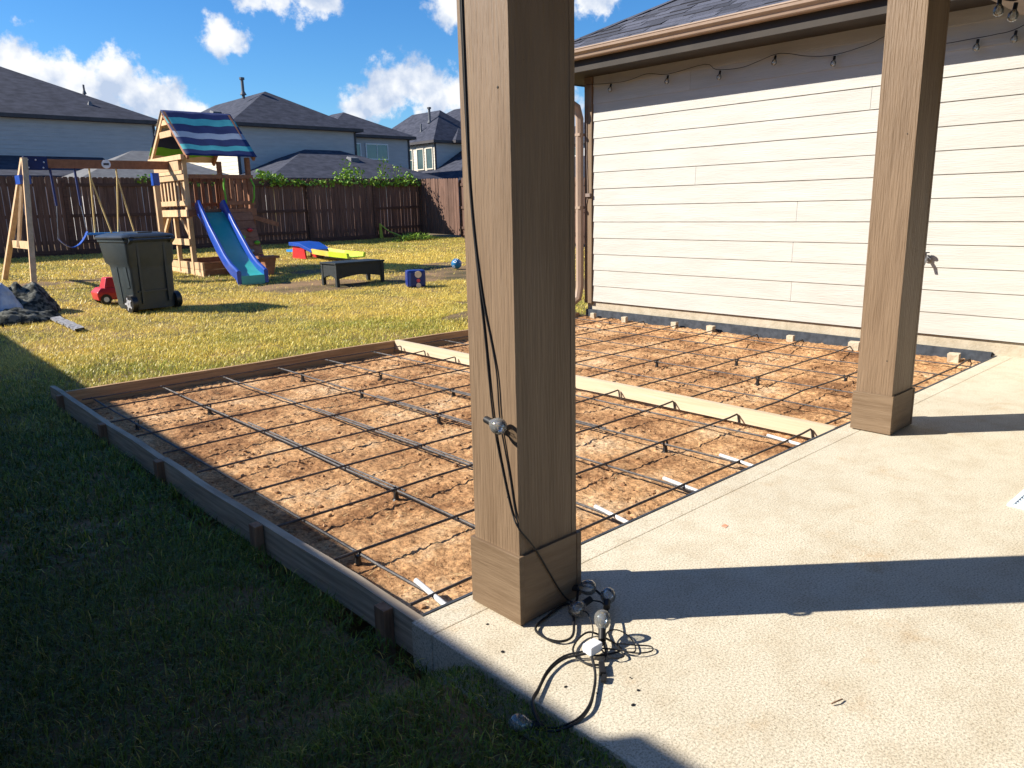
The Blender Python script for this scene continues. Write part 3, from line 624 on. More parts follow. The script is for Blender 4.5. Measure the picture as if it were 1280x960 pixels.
def chair_proto():
    t = thing('rebar_chair', 'x', 'rebar support')
    m = MB(); m.tube([(0, 0, -.062), (0, 0, -.012)], [.017, .011], 8); m.build('post', PLASTIC_BLK, t, True)
    m = MB()
    for a in range(4):
        c_, s_ = cos(a * pi / 2 + .5), sin(a * pi / 2 + .5); m.bar((c_ * .006, s_ * .006, -.045), (c_ * .027, s_ * .027, -.066), .010, .009)
    m.build('feet', PLASTIC_BLK, t)
    m = MB()
    for s_ in (-1, 1): m.bar((s_ * .010, 0, -.018), (s_ * .013, 0, .010), .006, .016)
    m.build('saddle', PLASTIC_BLK, t)
    return t
def chairs():
    proto = None
    spots = [(1.47, 2.57, 'near the left form board, closest to the patio'), (1.49, 5.40, 'near the left form board, far end'), (1.99, 3.06, 'on the second long bar of the left bay'), (2.99, 4.02, 'on the fourth long bar, standing clear in mid left bay'),
             (3.52, 2.55, 'in the left bay just right of the near column'), (3.01, 5.02, 'on the fourth long bar, five bars out'), (3.47, 5.46, 'on the fifth long bar, toward the pine board'), (3.0, 5.95, 'on the fourth long bar close to the back board'),
             (3.52, 4.53, 'on the fifth long bar, five bars out'), (5.41, 4.03, 'in the middle of the right bay, left one'), (5.92, 3.55, 'in the middle of the right bay, toward the house'), (5.41, 3.05, 'in the right bay, closest to the patio'),
             (5.41, 5.25, 'in the right bay behind the near column edge'), (6.92, 5.85, 'in the right bay near the far house corner'), (6.95, 3.55, 'in the right bay against the foundation bricks'), (4.05, 4.05, 'hidden low beside the pine board'), (2.0, 5.45, 'on the second long bar, far end'), (5.90, 2.57, 'in the right bay beside the far column')]
    for x, y, lb in spots:
        if proto is None: proto = chair_proto(); o = proto
        else: o = copy_tree(proto)
        o.location = (x, y, zc - .012); o.rotation_euler = (0, 0, random.random() * 3)
        tag(o, 'black plastic rebar chair ' + lb, 'rebar support', 'plastic chairs under the rebar')
chairs()
def sleeves():
    for i, x in enumerate([1.45, 1.975, 2.455, 2.985, 3.49, 4.00]):
        m = MB(); a = Vector((x + .002, 1.905, zc - .012)); b = Vector((x + .035 + wob(.01), 2.19, zc - .004)); m.tube([a, b], .0105, 10)
        single('dowel_sleeve', m, PVC, 'white plastic sleeve over a bar end at the patio edge, %s from the left' % ORD[i], 'pipe sleeve', 'white dowel sleeves along the patio edge', True, loc=tuple(a))
sleeves()
def strips():
    m = MB(); m.box((1.31, 1.888, -.11), (7.19, 1.900, .001)); single('expansion_strip', m, STRIP, 'thin black joint strip along the patio edge of the bed', 'joint strip', 'black expansion joint strips', loc=(1.31, 1.89, -.05))
    m = MB(); m.box((7.168, 1.93, -.13), (7.208, 6.45, .022)); single('expansion_strip', m, STRIP, 'wide dark joint strip along the house foundation', 'joint strip', 'black expansion joint strips', loc=(7.17, 1.93, -.05))
strips()
def blocks():
    for i, (x, y, s, lb) in enumerate([(7.10, 6.27, 1.0, 'grey concrete chunk by the far house corner'), (7.07, 5.75, 1.0, 'grey concrete chunk second from the far house corner'), (7.09, 5.05, 1.1, 'broken pale chunk third from the far house corner'), (7.09, 4.58, 1.2, 'broken pale chunk before the bent rebar by the foundation'),
                                  (7.08, 3.66, 1.0, 'small chunk at a bent rebar end by the foundation'), (7.06, 3.02, 1.6, 'tan concrete brick under a bar near the far column'), (7.08, 2.72, 1.1, 'grey chunk half hidden by the far column'), (7.05, 2.17, 1.5, 'tan concrete brick near the patio end of the foundation')]):
        s *= .74; w, d, hh = .032 * s, .045 * s, .030 * s; vs = []
        zb = -.085
        for z in (0, 1):
            for a, b in ((-1, -1), (1, -1), (1, 1), (-1, 1)): vs.append((x + a * w * random.uniform(.8, 1.1), y + b * d * random.uniform(.8, 1.1), zb + z * (.06 + hh) * random.uniform(.92, 1.05)))
        m = MB(); m.add(vs, [(3, 2, 1, 0), (4, 5, 6, 7), (0, 1, 5, 4), (1, 2, 6, 5), (2, 3, 7, 6), (3, 0, 4, 7)])
        single('concrete_chunk', m, BLOCK, lb, 'concrete block', 'concrete chunks along the foundation', bevel=.004, loc=(x, y, zb))
blocks()
def drain():
    t = thing('floor_grate', 'pale metal floor grate lying on the patio at the right', 'grate', (.80, 3.74, 0))
    x0, y0 = .80, 3.60
    # lies at the right edge of the view on the slab
    cx, cy = 3.78, .695
    t.location = (cx, cy, 0); ORG[t.name] = ((cx, cy, 0), 0)
    m = MB(); W, H = .30, .155
    for a, b in [((cx - W / 2, cy - H, .001), (cx + W / 2, cy - H + .022, .012)), ((cx - W / 2, cy + H - .022, .001), (cx + W / 2, cy + H, .012)), ((cx - W / 2, cy - H + .0225, .0015), (cx - W / 2 + .022, cy + H - .0225, .0115)), ((cx + W / 2 - .022, cy - H + .0225, .0015), (cx + W / 2, cy + H - .0225, .0115))]: m.box(a, b)
    m.build('frame', GRATE, t)
    m = MB(); m.box((cx - W / 2 + .0225, cy - H + .0225, .0005), (cx + W / 2 - .0225, cy + H - .0225, .002)); m.build('backing', STRIP, t)
    for k in range(8):
        m = MB(); xx = cx - W / 2 + .04 + k * .031; m.box((xx, cy - H + .023, .003), (xx + .014, cy + H - .023, .010)); m.build('slat', GRATE, t)
drain()

# ------------------------------------------------------------------ fences
def picket_meshes(n, h, w=.138, th=.017):
    out = []
    for k in range(n):
        hh = h + random.uniform(-.012, .012); ww = w / 2 - random.choice([0, .001, .002, .005]); b = random.uniform(-.004, .004); m = MB()
        poly = [(-ww, 0), (ww, 0), (ww + b * .4, hh - .03), (ww - .028, hh), (-ww + .028, hh), (-ww, hh - .03)]
        m.prism(poly, 'y', -th / 2, th / 2); out.append(m.mesh('picket', FENCE))
    return out
def back_fence():
    Yf = 24.2; t = thing('wooden_fence', 'long brown picket fence in shade across the back of the lawn', 'fence', (10, Yf, .2))
    ms = picket_meshes(6, 2.0)
    panels = [(-1.5, .8, 0), (.8, 5.65, 0), (5.65, 12.95, 1), (12.95, 15.55, 0), (15.55, 17.62, 1)]
    for a, b, rails in panels:
        n = max(1, round((b - a) / .1455)); st = (b - a) / n
        yo = .0 if not rails else .065
        for i in range(n):
            x = a + (i + .5) * st; g = gz(x, Yf) + .10
            part_mesh('picket', random.choice(ms), t, (x - 10, yo + random.uniform(-.004, .004), g - .2), (random.uniform(-.006, .006), random.uniform(-.008, .008), 0))
        g0, g1 = gz(a, Yf), gz(b, Yf)
        for hz in (.34, 1.05, 1.88):
            m = MB(); y = Yf + yo + (-.032 if rails else .032)
            m.bar((a, y, g0 + hz), (b, y, g1 + hz), .038, .088); m.build('rail', FENCE_RAIL, t)
        m = MB(); m.bar((a, Yf + yo - .02, g0 + .05), (b, Yf + yo - .02, g1 + .05), .03, .17); m.build('kick_board', FENCE_RAIL, t)
        nb = max(1, round((b - a) / 2.43))
        for i in range(nb + 1):
            x = a + (b - a) * i / nb; g = gz(x, Yf); y = Yf + .10 if not rails else Yf + yo - .075
            m = MB(); m.box((x - .045, y - .045, g - .2), (x + .045, y + .045, g + 2.02)); m.build('post', FENCE_RAIL, t)
back_fence()
def side_fence():
    Xf = 17.62; t = thing('wooden_fence', 'sunlit reddish picket fence closing the right end of the lawn, crossed by a slanting shadow', 'fence', (Xf, 18, .2))
    ms = picket_meshes(6, 1.98)
    for a, b, rails in [(21.9, 24.12, 0), (10.0, 21.84, 1)]:
        n = round((b - a) / .1455); st = (b - a) / n; xo = 0 if not rails else .09
        for i in range(n):
            y = a + (i + .5) * st; g = gz(Xf, y) + .08
            part_mesh('picket', random.choice(ms), t, (xo + random.uniform(-.004, .004), y - 18, g - .2), (random.uniform(-.008, .008), 0, pi / 2 + random.uniform(-.02, .02)))
        g0, g1 = gz(Xf, a), gz(Xf, b)
        for hz in (.34, 1.05, 1.84):
            m = MB(); x = Xf + xo + (-.035 if rails else .035); m.bar((x, a, g0 + hz), (x, b, g1 + hz), .042, .09); m.build('rail', FENCE_RAIL, t)
        nb = max(1, round((b - a) / 2.43))
        for i in range(nb + 1):
            y = a + (b - a) * i / nb; g = gz(Xf, y); x = Xf + .1 + (.05 if rails else 0)
            m = MB(); m.box((x - .045, y - .045, g - .2), (x + .045, y + .045, g + 2.0)); m.build('post', FENCE_RAIL, t)
side_fence()

# ------------------------------------------------------------------ houses behind
def lap_wall(m, axis, fixed, a, b, z0, z1, out, ex=.20):
    # saw-tooth lap siding wall; out = +1/-1 direction of the outer face
    z = z0
    while z < z1 - .01:
        t = min(z + ex, z1); lo = fixed + out * .016; hi = fixed + out * .002
        if axis == 'x': v = [(a, lo, z), (b, lo, z), (b, hi, t), (a, hi, t), (a, fixed, z), (b, fixed, z)]
        else: v = [(lo, a, z), (lo, b, z), (hi, b, t), (hi, a, t), (fixed, a, z), (fixed, b, z)]
        m.add(v, [(0, 1, 2, 3), (4, 5, 1, 0)]); z = t
def hip_roof(h, x0, x1, y0, y1, ez, s, ov=.40, name='roof', mat_=None, th=.17):
    x0 -= ov; x1 += ov; y0 -= ov; y1 += ov; w = min(x1 - x0, y1 - y0) / 2; zr = ez + s * w; m = MB()
    c = [(x0, y0, ez), (x1, y0, ez), (x1, y1, ez), (x0, y1, ez)]; c2 = [(x, y, z - th) for x, y, z in c]
    if x1 - x0 > y1 - y0: r = [(x0 + w, (y0 + y1) / 2, zr), (x1 - w, (y0 + y1) / 2, zr)]; top = [(0, 1, 9, 8), (1, 2, 9), (2, 3, 8, 9), (3, 0, 8)]
    else: r = [((x0 + x1) / 2, y0 + w, zr), ((x0 + x1) / 2, y1 - w, zr)]; top = [(0, 1, 8), (1, 2, 9, 8), (2, 3, 9), (3, 0, 8, 9)]
    m.add(c + c2 + r, top)
    roof = m.build(name, mat_ or SHING_FAR, h)
    f = MB(); f.add([(x, y, z + .003) for x, y, z in c] + c2, [(0, 4, 5, 1), (1, 5, 6, 2), (2, 6, 7, 3), (3, 7, 4, 0), (7, 6, 5, 4)]); f.build('fascia', TRIM_DARK, h)
    return roof
def window(h, axis, fixed, a, b, z0, z1, out, fr=WHITE_TRIM, mull=0, split=0):
    w = .07; m = MB()
    def bx(mm, a0, a1, c0, c1, d0, d1):
        if axis == 'x': mm.box((a0, fixed + out * d0, c0), (a1, fixed + out * d1, c1))
        else: mm.box((fixed + out * d0, a0, c0), (fixed + out * d1, a1, c1))
    bx(m, a, b, z0, z0 + w, .0, .06); bx(m, a, b, z1 - w, z1, .0, .06); bx(m, a, a + w, z0 + w + .001, z1 - w - .001, .0, .059); bx(m, b - w, b, z0 + w + .001, z1 - w - .001, .0, .059)
    if mull: bx(m, (a + b) / 2 - .02, (a + b) / 2 + .02, z0 + w + .001, z1 - w - .001, .0, .05)
    if split: bx(m, a + w + .001, b - w - .001, (z0 + z1) / 2 - .025, (z0 + z1) / 2 + .025, .0, .052)
    fo = m.build('window', fr, h); p = MB(); bx(p, a + w + .0005, b - w - .0005, z0 + w, z1 - w, .018, .03); p.build('pane', PANE, fo)
def pipe_vent(roof, x, y, z, hh=.6, r=.07, cap=True):
    m = MB(); m.tube([(x, y, z - .3), (x, y, z + hh)], r, 8); m.tube([(x, y, z - .1), (x, y, z + .08)], [r * 2.2, r * 1.1], 8)
    if cap: m.tube([(x, y, z + hh - .02), (x, y, z + hh + .1)], r * 1.7, 8)
    m.build('vent_pipe', VENT, roof)
def box_vent(roof, x, y, z, s, dirn='y'):
    m = MB(); m.add([(x - .28, y - .25, z - .14), (x + .28, y - .25, z - .14), (x + .28, y + .25, z + .06 + s * .1), (x - .28, y + .25, z + .06 + s * .1), (x - .24, y - .22, z + .10), (x + .24, y - .22, z + .10), (x + .24, y + .2, z + .20), (x - .24, y + .2, z + .20)],
                    [(3, 2, 1, 0), (4, 5, 6, 7), (0, 1, 5, 4), (1, 2, 6, 5), (2, 3, 7, 6), (3, 0, 4, 7)]); m.build('roof_vent', VENT, roof)

def house_a():
    h = thing('house', 'grey two storey house with a broad dark hip roof at the far left', 'house', (6, 42.8, .2), group='houses beyond the back fence')
    m = MB(); lap_wall(m, 'x', 42.8, -8, 14.55, 0, 5.8, -1); m.add([(14.55, 42.8, 0), (14.55, 54, 0), (14.55, 54, 5.8), (14.55, 42.8, 5.8), (-8, 42.8, 0), (-8, 54, 0), (-8, 54, 5.8), (-8, 42.8, 5.8)], [(0, 1, 2, 3), (4, 5, 6, 7), (1, 5, 6, 2)]); m.build('wall', WALL_GREY, h)
    m = MB(); m.box((14.46, 42.76, 0), (14.58, 42.785, 5.75)); m.build('corner_board', TRIM_DARK, h)
    r = hip_roof(h, -8, 14.55, 42.8, 56, 5.95, .50, .35)
    pipe_vent(r, 12.3, 45.8, 7.55, .35, .05, False); pipe_vent(r, 12.0, 44.0, 6.75, .12, .07, False)
    # lower roof over the rear rooms
    m = MB(); m.box((-6, 39.4, 0), (11.6, 42.78, 3.0)); m.build('lower_wall', WALL_GREY, h)
    m = MB(); m.add([(-6, 39.0, 3.05), (11.9, 39.0, 3.05), (11.9, 42.79, 4.1), (-6, 42.79, 4.1), (-6, 39.0, 2.9), (11.9, 39.0, 2.9), (11.9, 42.79, 3.9), (-6, 42.79, 3.9)], [(0, 1, 2, 3), (7, 6, 5, 4), (0, 4, 5, 1), (1, 5, 6, 2), (2, 6, 7, 3), (3, 7, 4, 0)]); m.build('lower_roof', SHING_FAR, h)
    window(h, 'x', 42.79, 2.0, 3.5, 3.9, 5.2, -1)
house_a()
def shed_roof():
    h = thing('garden_pavilion', 'low grey hip roofed pavilion showing over the fence at the left', 'pavilion', (11, 34, .2))
    m = MB(); m.box((8.6, 32.6, 0), (13.9, 37.4, 2.42)); m.build('wall', WALL_GREY, h)
    hip_roof(h, 8.4, 14.1, 32.5, 37.5, 2.66, .44, .3, mat_=mat('pavilion_shingle', (.115, .115, .12), (.17, .17, .175), 3, (1, 1, 3), .95), th=.14)
shed_roof()
def house_b():
    h = thing('house', 'grey two storey house with pyramid roof and two small rear windows, behind the play tower', 'house', (22, 41.3, .2), group='houses beyond the back fence')
    m = MB(); lap_wall(m, 'x', 41.3, 18.2, 25.5, 0, 5.8, -1); m.build('wall', WALL_GREY, h)
    m = MB(); lap_wall(m, 'y', 18.2, 41.3, 56, 0, 5.8, -1); m.build('side_wall', WALL_CREAM, h)
    m = MB(); lap_wall(m, 'x', 43.9, 25.5, 31.2, 0, 5.8, -1); m.add([(25.5, 41.3, 0), (25.5, 43.9, 0), (25.5, 43.9, 5.8), (25.5, 41.3, 5.8), (31.2, 43.9, 0), (31.2, 54, 0), (31.2, 54, 5.8), (31.2, 43.9, 5.8), (18.2, 56, 0), (18.2, 56, 5.8), (31.2, 56, 0), (31.2, 56, 5.8)], [(0, 1, 2, 3), (4, 5, 6, 7), (8, 10, 11, 9)]); m.build('rear_wall', WALL_GREY, h)
    m = MB(); m.box((18.14, 41.24, 0), (18.30, 41.283, 5.75)); m.box((25.42, 41.25, 0), (25.54, 41.283, 5.75)); m.box((31.1, 43.85, 0), (31.24, 43.883, 5.75)); m.build('corner_board', TRIM_DARK, h)
    r = hip_roof(h, 18.2, 25.5, 41.3, 56, 5.95, .56, .38)
    hip_roof(h, 25.2, 31.2, 43.9, 51.5, 5.93, .50, .38)
    pipe_vent(r, 20.6, 45.2, 8.05, .75, .09); box_vent(r, 19.2, 46.0, 6.9, .5); box_vent(r, 22.6, 44.2, 7.55, .5); box_vent(r, 22.2, 43.3, 7.05, .5); pipe_vent(r, 24.1, 42.2, 6.45, .15, .07, False)
    window(h, 'x', 43.88, 26.15, 27.45, 4.42, 5.42, -1); window(h, 'x', 43.88, 27.8, 29.5, 4.42, 5.42, -1, mull=1)
    m = MB(); m.box((17.9, 37.6, 0), (27, 41.2, 2.85)); m.build('lower_wall', WALL_GREY, h)
    r2 = hip_roof(h, 17.6, 27.6, 36.2, 44.0, 2.9, .40, .35, name='lower_roof'); box_vent(r2, 23.6, 38.6, 4.0, .4)
house_b()
def house_c():
    h = thing('house', 'two storey house with a sunlit window bay and steep dark roofs', 'house', (36, 46, .2), group='houses beyond the back fence')
    m = MB(); lap_wall(m, 'y', 34.35, 45.2, 49.4, 3.2, 5.8, -1); m.build('bay_wall', WALL_CREAM, h)
    m = MB(); lap_wall(m, 'x', 45.2, 34.35, 42, 3.0, 5.8, -1); m.build('wall', WALL_GREY, h)
    m = MB(); m.add([(34.35, 49.4, 3), (42, 49.4, 3), (42, 49.4, 5.8), (34.35, 49.4, 5.8)], [(0, 1, 2, 3)]); m.build('wall', WALL_GREY, h)
    m = MB(); m.box((34.29, 45.14, 3.2), (34.42, 45.18, 5.75)); m.build('corner_board', TRIM_DARK, h)
    for a, b in [(45.42, 46.25), (46.5, 47.35), (47.85, 48.7)]: window(h, 'y', 34.34, a, b, 4.0, 5.5, -1, fr=WALL_CREAM, split=(a > 47.5))
    r = hip_roof(h, 34.35, 39.6, 45.2, 54, 5.95, .82, .35); hip_roof(h, 36.0, 44.5, 44.8, 54.5, 5.97, .64, .3, name='upper_roof')
    pipe_vent(r, 35.8, 47.6, 7.5, .9, .09); pipe_vent(r, 35.0, 47.6, 6.8, .5, .06, False)
    m = MB(); m.box((33, 40.9, 0), (52, 52, 2.9)); m.build('lower_wall', WALL_GREY, h)
    m = MB(); m.add([(32.6, 40.5, 2.95), (53, 40.5, 2.95), (53, 47, 6.65), (39.1, 47, 6.65), (32.6, 53.5, 2.95), (32.6, 40.5, 2.8), (53, 40.5, 2.8), (32.6, 53.5, 2.8)], [(0, 1, 2, 3), (0, 3, 4), (0, 5, 6, 1), (0, 4, 7, 5)]); lr = m.build('lower_roof', SHING_FAR, h)
    for x in (36.4, 37.5, 38.9): box_vent(lr, x, 43.2, 4.5, .5)
    pipe_vent(lr, 35.3, 42.3, 3.95, .5, .05, False)
house_c()
def house_d():
    h = thing('house', 'distant house glimpsed between the near column and the downspout', 'house', (47, 41, .2), group='houses beyond the back fence')
    m = MB(); m.box((45, 36, 0), (56, 46, 5.8)); m.build('wall', WALL_GREY, h)
    hip_roof(h, 45, 56, 36, 46, 5.95, .55, .35); window(h, 'y', 44.98, 40.9, 42.6, 4.9, 5.6, -1)
    m = MB(); m.add([(41, 35, 3.0), (45.0, 35, 4.9), (45.0, 46, 4.9), (41, 46, 3.0), (41, 35, 2.8), (41, 46, 2.8), (45, 35, 2.8)], [(0, 1, 2, 3), (0, 3, 5, 4), (0, 4, 6, 1)]); m.build('lower_roof', SHING_FAR, h)
house_d()
def neighbour():
    # the single storey wing left of the camera whose eave shades the near grass
    h = thing('house', 'single storey cream house wing beyond the left edge, shading the near grass', 'house', (-4, 2, 0))
    X = -2.2
    m = MB(); lap_wall(m, 'y', X, -12, 17.6, -.3, 2.74, 1); m.build('wall', SIDING, h)
    m = MB(); m.add([(X, -12, -.3), (-10, -12, -.3), (-10, -12, 2.74), (X, -12, 2.74), (X, 17.6, -.3), (-10, 17.6, -.3), (-10, 17.6, 2.74), (X, 17.6, 2.74)], [(0, 1, 2, 3), (4, 5, 6, 7), (1, 5, 6, 2)]); m.build('end_wall', SIDING, h)
    for a in (-3, 7, 12): window(h, 'y', X, a, a + 1.2, .8, 2.2, 1)
    sk = .022; E = lambda y: -1.870 + sk * (y - 4.8)
    e0, e1 = E(-12.4), E(18.0); ez = 2.86; xr, zr = -6.1, 5.0
    m = MB(); m.add([(e0, -12.4, ez), (e1, 18.0, ez), (xr, 18.0, zr), (xr, -12.4, zr), (-10.4, -12.4, ez), (-10.4, 18.0, ez), (e0, -12.4, ez - .14), (e1, 18.0, ez - .14), (-10.4, -12.4, ez - .14), (-10.4, 18.0, ez - .14)],
                    [(0, 1, 2, 3), (3, 2, 5, 4), (0, 6, 7, 1), (4, 5, 9, 8), (0, 3, 4, 8, 6), (1, 7, 9, 5, 2), (6, 8, 9, 7)]); m.build('roof', SHING_FAR, h)
    for a, b, w in ((5.35, 18.0, .085), (-12.0, 3.70, .085)):  # unseen gutter runs, added to shape the shadow edge on soil and slab
        m = MB(); m.loft([[(E(y) + .002, y, ez - .11), (E(y) + w * .75, y, ez - .11), (E(y) + w, y, ez - .02), (E(y) + w, y, ez), (E(y) + .002, y, ez)] for y in (a, b)]); m.build('gutter', TAUPE_S, h)
neighbour()

# ------------------------------------------------------------------ play set
def playset():
    t = thing('wooden_playset', 'wooden play tower with striped canopy, blue slide and swing beam', 'playset', (6.7, 17.2, .05))
    def P(name, mb, m_, parent=None, **k): return mb.build(name, m_, parent or t, **k)
    XL, XR, YF, YB = 6.07, 7.42, 16.42, 17.92
    for x, y in ((XL, YF), (XR, YF), (XL, YB), (XR, YB)):
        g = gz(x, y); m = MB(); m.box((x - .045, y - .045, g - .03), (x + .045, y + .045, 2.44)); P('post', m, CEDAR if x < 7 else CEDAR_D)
    # sandbox
    g = .02
    for z in (g, g + .15):
        for a, b in (((XL - .03, 15.93, z), (XL + .01, 17.95, z + .142)), ((XL + .012, 15.94, z), (XR + .1, 15.98, z + .142)), ((XR + .06, 15.985, z), (XR + .1, 17.95, z + .142)), ((XL + .012, 17.91, z), (XR + .058, 17.95, z + .142))):
            m = MB(); m.box(a, b); P('sandbox_board', m, CEDAR if a[0] < XL else CEDAR_D)
    # deck frame and deck boards
    for z0, z1 in ((1.24, 1.38),):
        m = MB(); m.box((XL - .085, YF - .10, z0), (XL - .047, YB + .10, z1)); P('deck_beam', m, CEDAR)
        m = MB(); m.box((XR + .047, YF - .06, z0), (XR + .085, YB + .06, z1)); P('deck_beam', m, CEDAR_D)
        m = MB(); m.box((XL - .045, YF - .085, z0), (XR + .045, YF - .047, z1)); P('deck_beam', m, CEDAR_D)
        m = MB(); m.box((XL - .045, YB + .047, z0), (XR + .045, YB + .085, z1)); P('deck_beam', m, CEDAR_D)
    for k in range(10):
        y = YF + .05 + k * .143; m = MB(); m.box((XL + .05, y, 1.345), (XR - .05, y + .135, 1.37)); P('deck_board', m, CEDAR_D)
    # left side rails, balusters
    for z0, z1 in ((1.46, 1.56), (1.97, 2.08)):
        m = MB(); m.box((XL - .083, YF - .16, z0), (XL - .047, YB + .16, z1)); P('rail', m, CEDAR)
    for k in range(7):
        y = YF + .14 + k * .2; m = MB(); m.box((XL - .045, y - .035, 1.44), (XL - .025, y + .035, 2.07)); P('baluster', m, CEDAR)
    # gable panel above the swing beam
    m = MB(); m.box((XL - .10, YF - .12, 2.09), (XL - .048, YB + .12, 2.16)); P('panel_board', m, CEDAR)
    m = MB(); m.box((XL - .10, YF + .02, 2.165), (XL - .049, YB - .02, 2.36)); P('panel_board', m, CEDAR)
    m = MB(); m.box((XL - .12, YF - .22, 2.365), (XL - .05, YB + .22, 2.46)); P('panel_board', m, CEDAR)
    # lower rails, braces on the left
    m = MB(); m.box((XL - .08, YF - .05, .66), (XL - .046, YB + .05, .79)); P('rail', m, CEDAR)
    for ya, yb in ((YF, YF + .42), (YB, YB - .42)):
        m = MB(); m.bar((XL - .02, ya, .86), (XL - .02, yb, 1.25), .05, .07); P('brace', m, CEDAR)
    m = MB(); m.box((XL - .045, 17.16, .1), (XL + .035, 17.24, 1.24)); P('post', m, CEDAR)
    # right, rear and front railings
    for z0, z1 in ((1.46, 1.54), (2.0, 2.08)):
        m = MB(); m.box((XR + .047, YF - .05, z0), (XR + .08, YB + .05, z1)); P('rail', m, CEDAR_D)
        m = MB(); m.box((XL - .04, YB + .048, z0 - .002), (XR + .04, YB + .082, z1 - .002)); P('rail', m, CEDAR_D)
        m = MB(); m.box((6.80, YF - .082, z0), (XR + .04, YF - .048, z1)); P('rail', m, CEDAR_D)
    for k in range(7):
        y = YF + .14 + k * .2; m = MB(); m.box((XR + .02, y - .035, 1.40), (XR + .045, y + .035, 2.07)); P('baluster', m, CEDAR_D)
    for k in range(8):
        x = XL + .12 + k * .163; m = MB(); m.box((x - .035, YB + .02, 1.40), (x + .035, YB + .046, 2.07)); P('baluster', m, CEDAR_D)
    for k in range(4):
        x = 6.88 + k * .14; m = MB(); m.box((x - .04, YF - .046, 1.40), (x + .04, YF - .024, 2.07)); P('baluster', m, CEDAR_D)
    m = MB(); m.box((XL + .05, YF - .082, 2.001), (6.798, YF - .048, 2.081)); P('rail', m, CEDAR_D)
    # rock wall at the front right with holds, foot platform
    a0, a1 = Vector((6.80, YF - .12, 1.30)), Vector((6.74, 15.62, .08))
    for k in range(7):
        p = a0.lerp(a1, (k + .02) / 7); q = a0.lerp(a1, (k + .95) / 7); m = MB(); m.add([p, p + Vector((.56, 0, 0)), q + Vector((.56, 0, 0)), q, p + Vector((0, .03, .01)), p + Vector((.56, .03, .01)), q + Vector((.56, .03, .01)), q + Vector((0, .03, .01))], [(0, 1, 2, 3), (7, 6, 5, 4), (0, 4, 5, 1), (1, 5, 6, 2), (2, 6, 7, 3), (3, 7, 4, 0)]); P('climbing_board', m, CEDAR_D)
    for u, f, mt in ((.40, .30, RED), (.20, .42, LIME), (.48, .52, LIME), (.30, .66, GREYC), (.50, .76, RED), (.2, .84, GREYC)):
        p = a0.lerp(a1, f) + Vector((u, -.03, 0)); m = MB(); m.ball(p, .055, 8, 5, (1.2, .7, .8)); P('hand_hold', m, mt, smooth=True)
    m = MB(); m.bar((XR - .1, YF - .1, 1.22), (8.0, 16.4, 1.02), .04, .09); P('brace', m, CEDAR_D)
    m = MB(); m.tube([(6.84, YF - .09, 2.0), (6.8, YF - .14, 1.85), (6.82, YF - .13, 1.6), (6.84, YF - .09, 1.5)], .018, 6); P('grab_handle', m, LIME, smooth=True)
    m = MB(); m.tube([(7.42, YF - .09, 2.0), (7.46, YF - .15, 1.85), (7.44, YF - .14, 1.6), (7.42, YF - .09, 1.5)], .018, 6); P('grab_handle', m, LIME, smooth=True)
    m = MB(); m.box((6.98, 15.15, .36), (7.36, 15.5, .41)); P('side_seat', m, CEDAR_D); m = MB(); m.loft([[(7.10, 15.25, 0), (7.24, 15.25, 0), (7.24, 15.4, 0), (7.10, 15.4, 0)], [(7.05, 15.2, .36), (7.3, 15.2, .36), (7.3, 15.45, .36), (7.05, 15.45, .36)]]); P('seat_leg', m, CEDAR_D)
    # canopy frame
    X0, X1, YR, ZR, YE0, YE1, ZE = 6.06, 7.44, 17.19, 3.33, 16.10, 18.28, 2.40
    for x in (X0, X1):
        for ye in (YE0, YE1):
            m = MB(); m.bar((x, ye, ZE), (x, YR, ZR + .01), .05, .10); P('rafter', m, CEDAR if x < 7 and ye > 17 else CEDAR_D)
    m = MB(); m.bar((X0, YR, ZR - .02), (X1, YR, ZR - .02), .04, .09); P('ridge_beam', m, CEDAR_D)
    m = MB(); m.box((X0 - .012, YR - .34, 2.86), (X0 + .03, YR + .34, 2.98)); P('gable_board', m, CEDAR)
    m = MB(); m.box((X0 - .012, YR - .16, 3.10), (X0 + .03, YR + .16, 3.20)); P('gable_board', m, CEDAR)
    def canopy(ye, bands, nm):
        n = 14; m = MB(); tot = sum(b for b, _ in bands); acc = 0; mats_ = []
        for wdt, mt in bands:
            if mt not in mats_: mats_.append(mt)
            m.m = mats_.index(mt); f0, f1 = acc / tot, (acc + wdt) / tot; acc += wdt; sub = 3
            for s in range(sub):
                for i in range(n):
                    def pt(u, f):
                        wv = .012 * sin(u * 19 + f * 3) * (0 if f in (0, 1) else 1) * (1 if 0 < acc / tot < 1.01 else 1); sag = -.035 * sin(pi * u) * sin(pi * f)
                        ff = f + wv
                        return (X0 - .05 + u * (X1 - X0 + .10), YR + (ye - YR) * ff * 1.04, ZR + .075 + (ZE - ZR) * ff * 1.04 + sag)
                    fa = f0 + (f1 - f0) * s / sub; fb = f0 + (f1 - f0) * (s + 1) / sub
                    m.add([pt(i / n, fa), pt((i + 1) / n, fa), pt((i + 1) / n, fb), pt(i / n, fb)], [(0, 1, 2, 3)])
        o = P(nm, m, mats_, smooth=True, merge=True); sm = o.modifiers.new('thickness', 'SOLIDIFY'); sm.thickness = .006
    canopy(YE0, [(.16, NAVY), (.15, TEAL), (.18, NAVY), (.14, GREYC), (.17, NAVY), (.12, TEAL), (.14, NAVY)], 'canopy')
    canopy(YE1, [(.30, CREAM_CLOTH), (.14, GREYC), (.22, NAVY), (.16, LIME), (.12, CREAM_CLOTH)], 'canopy')  # lime band: sun glowing through the cloth, put into its colour
    # slide
    path = [(16.40, 1.32), (16.20, 1.305), (15.95, 1.17), (15.55, .92), (15.1, .62), (14.65, .38), (14.25, .23), (13.95, .165), (13.83, .155), (13.815, .02)]
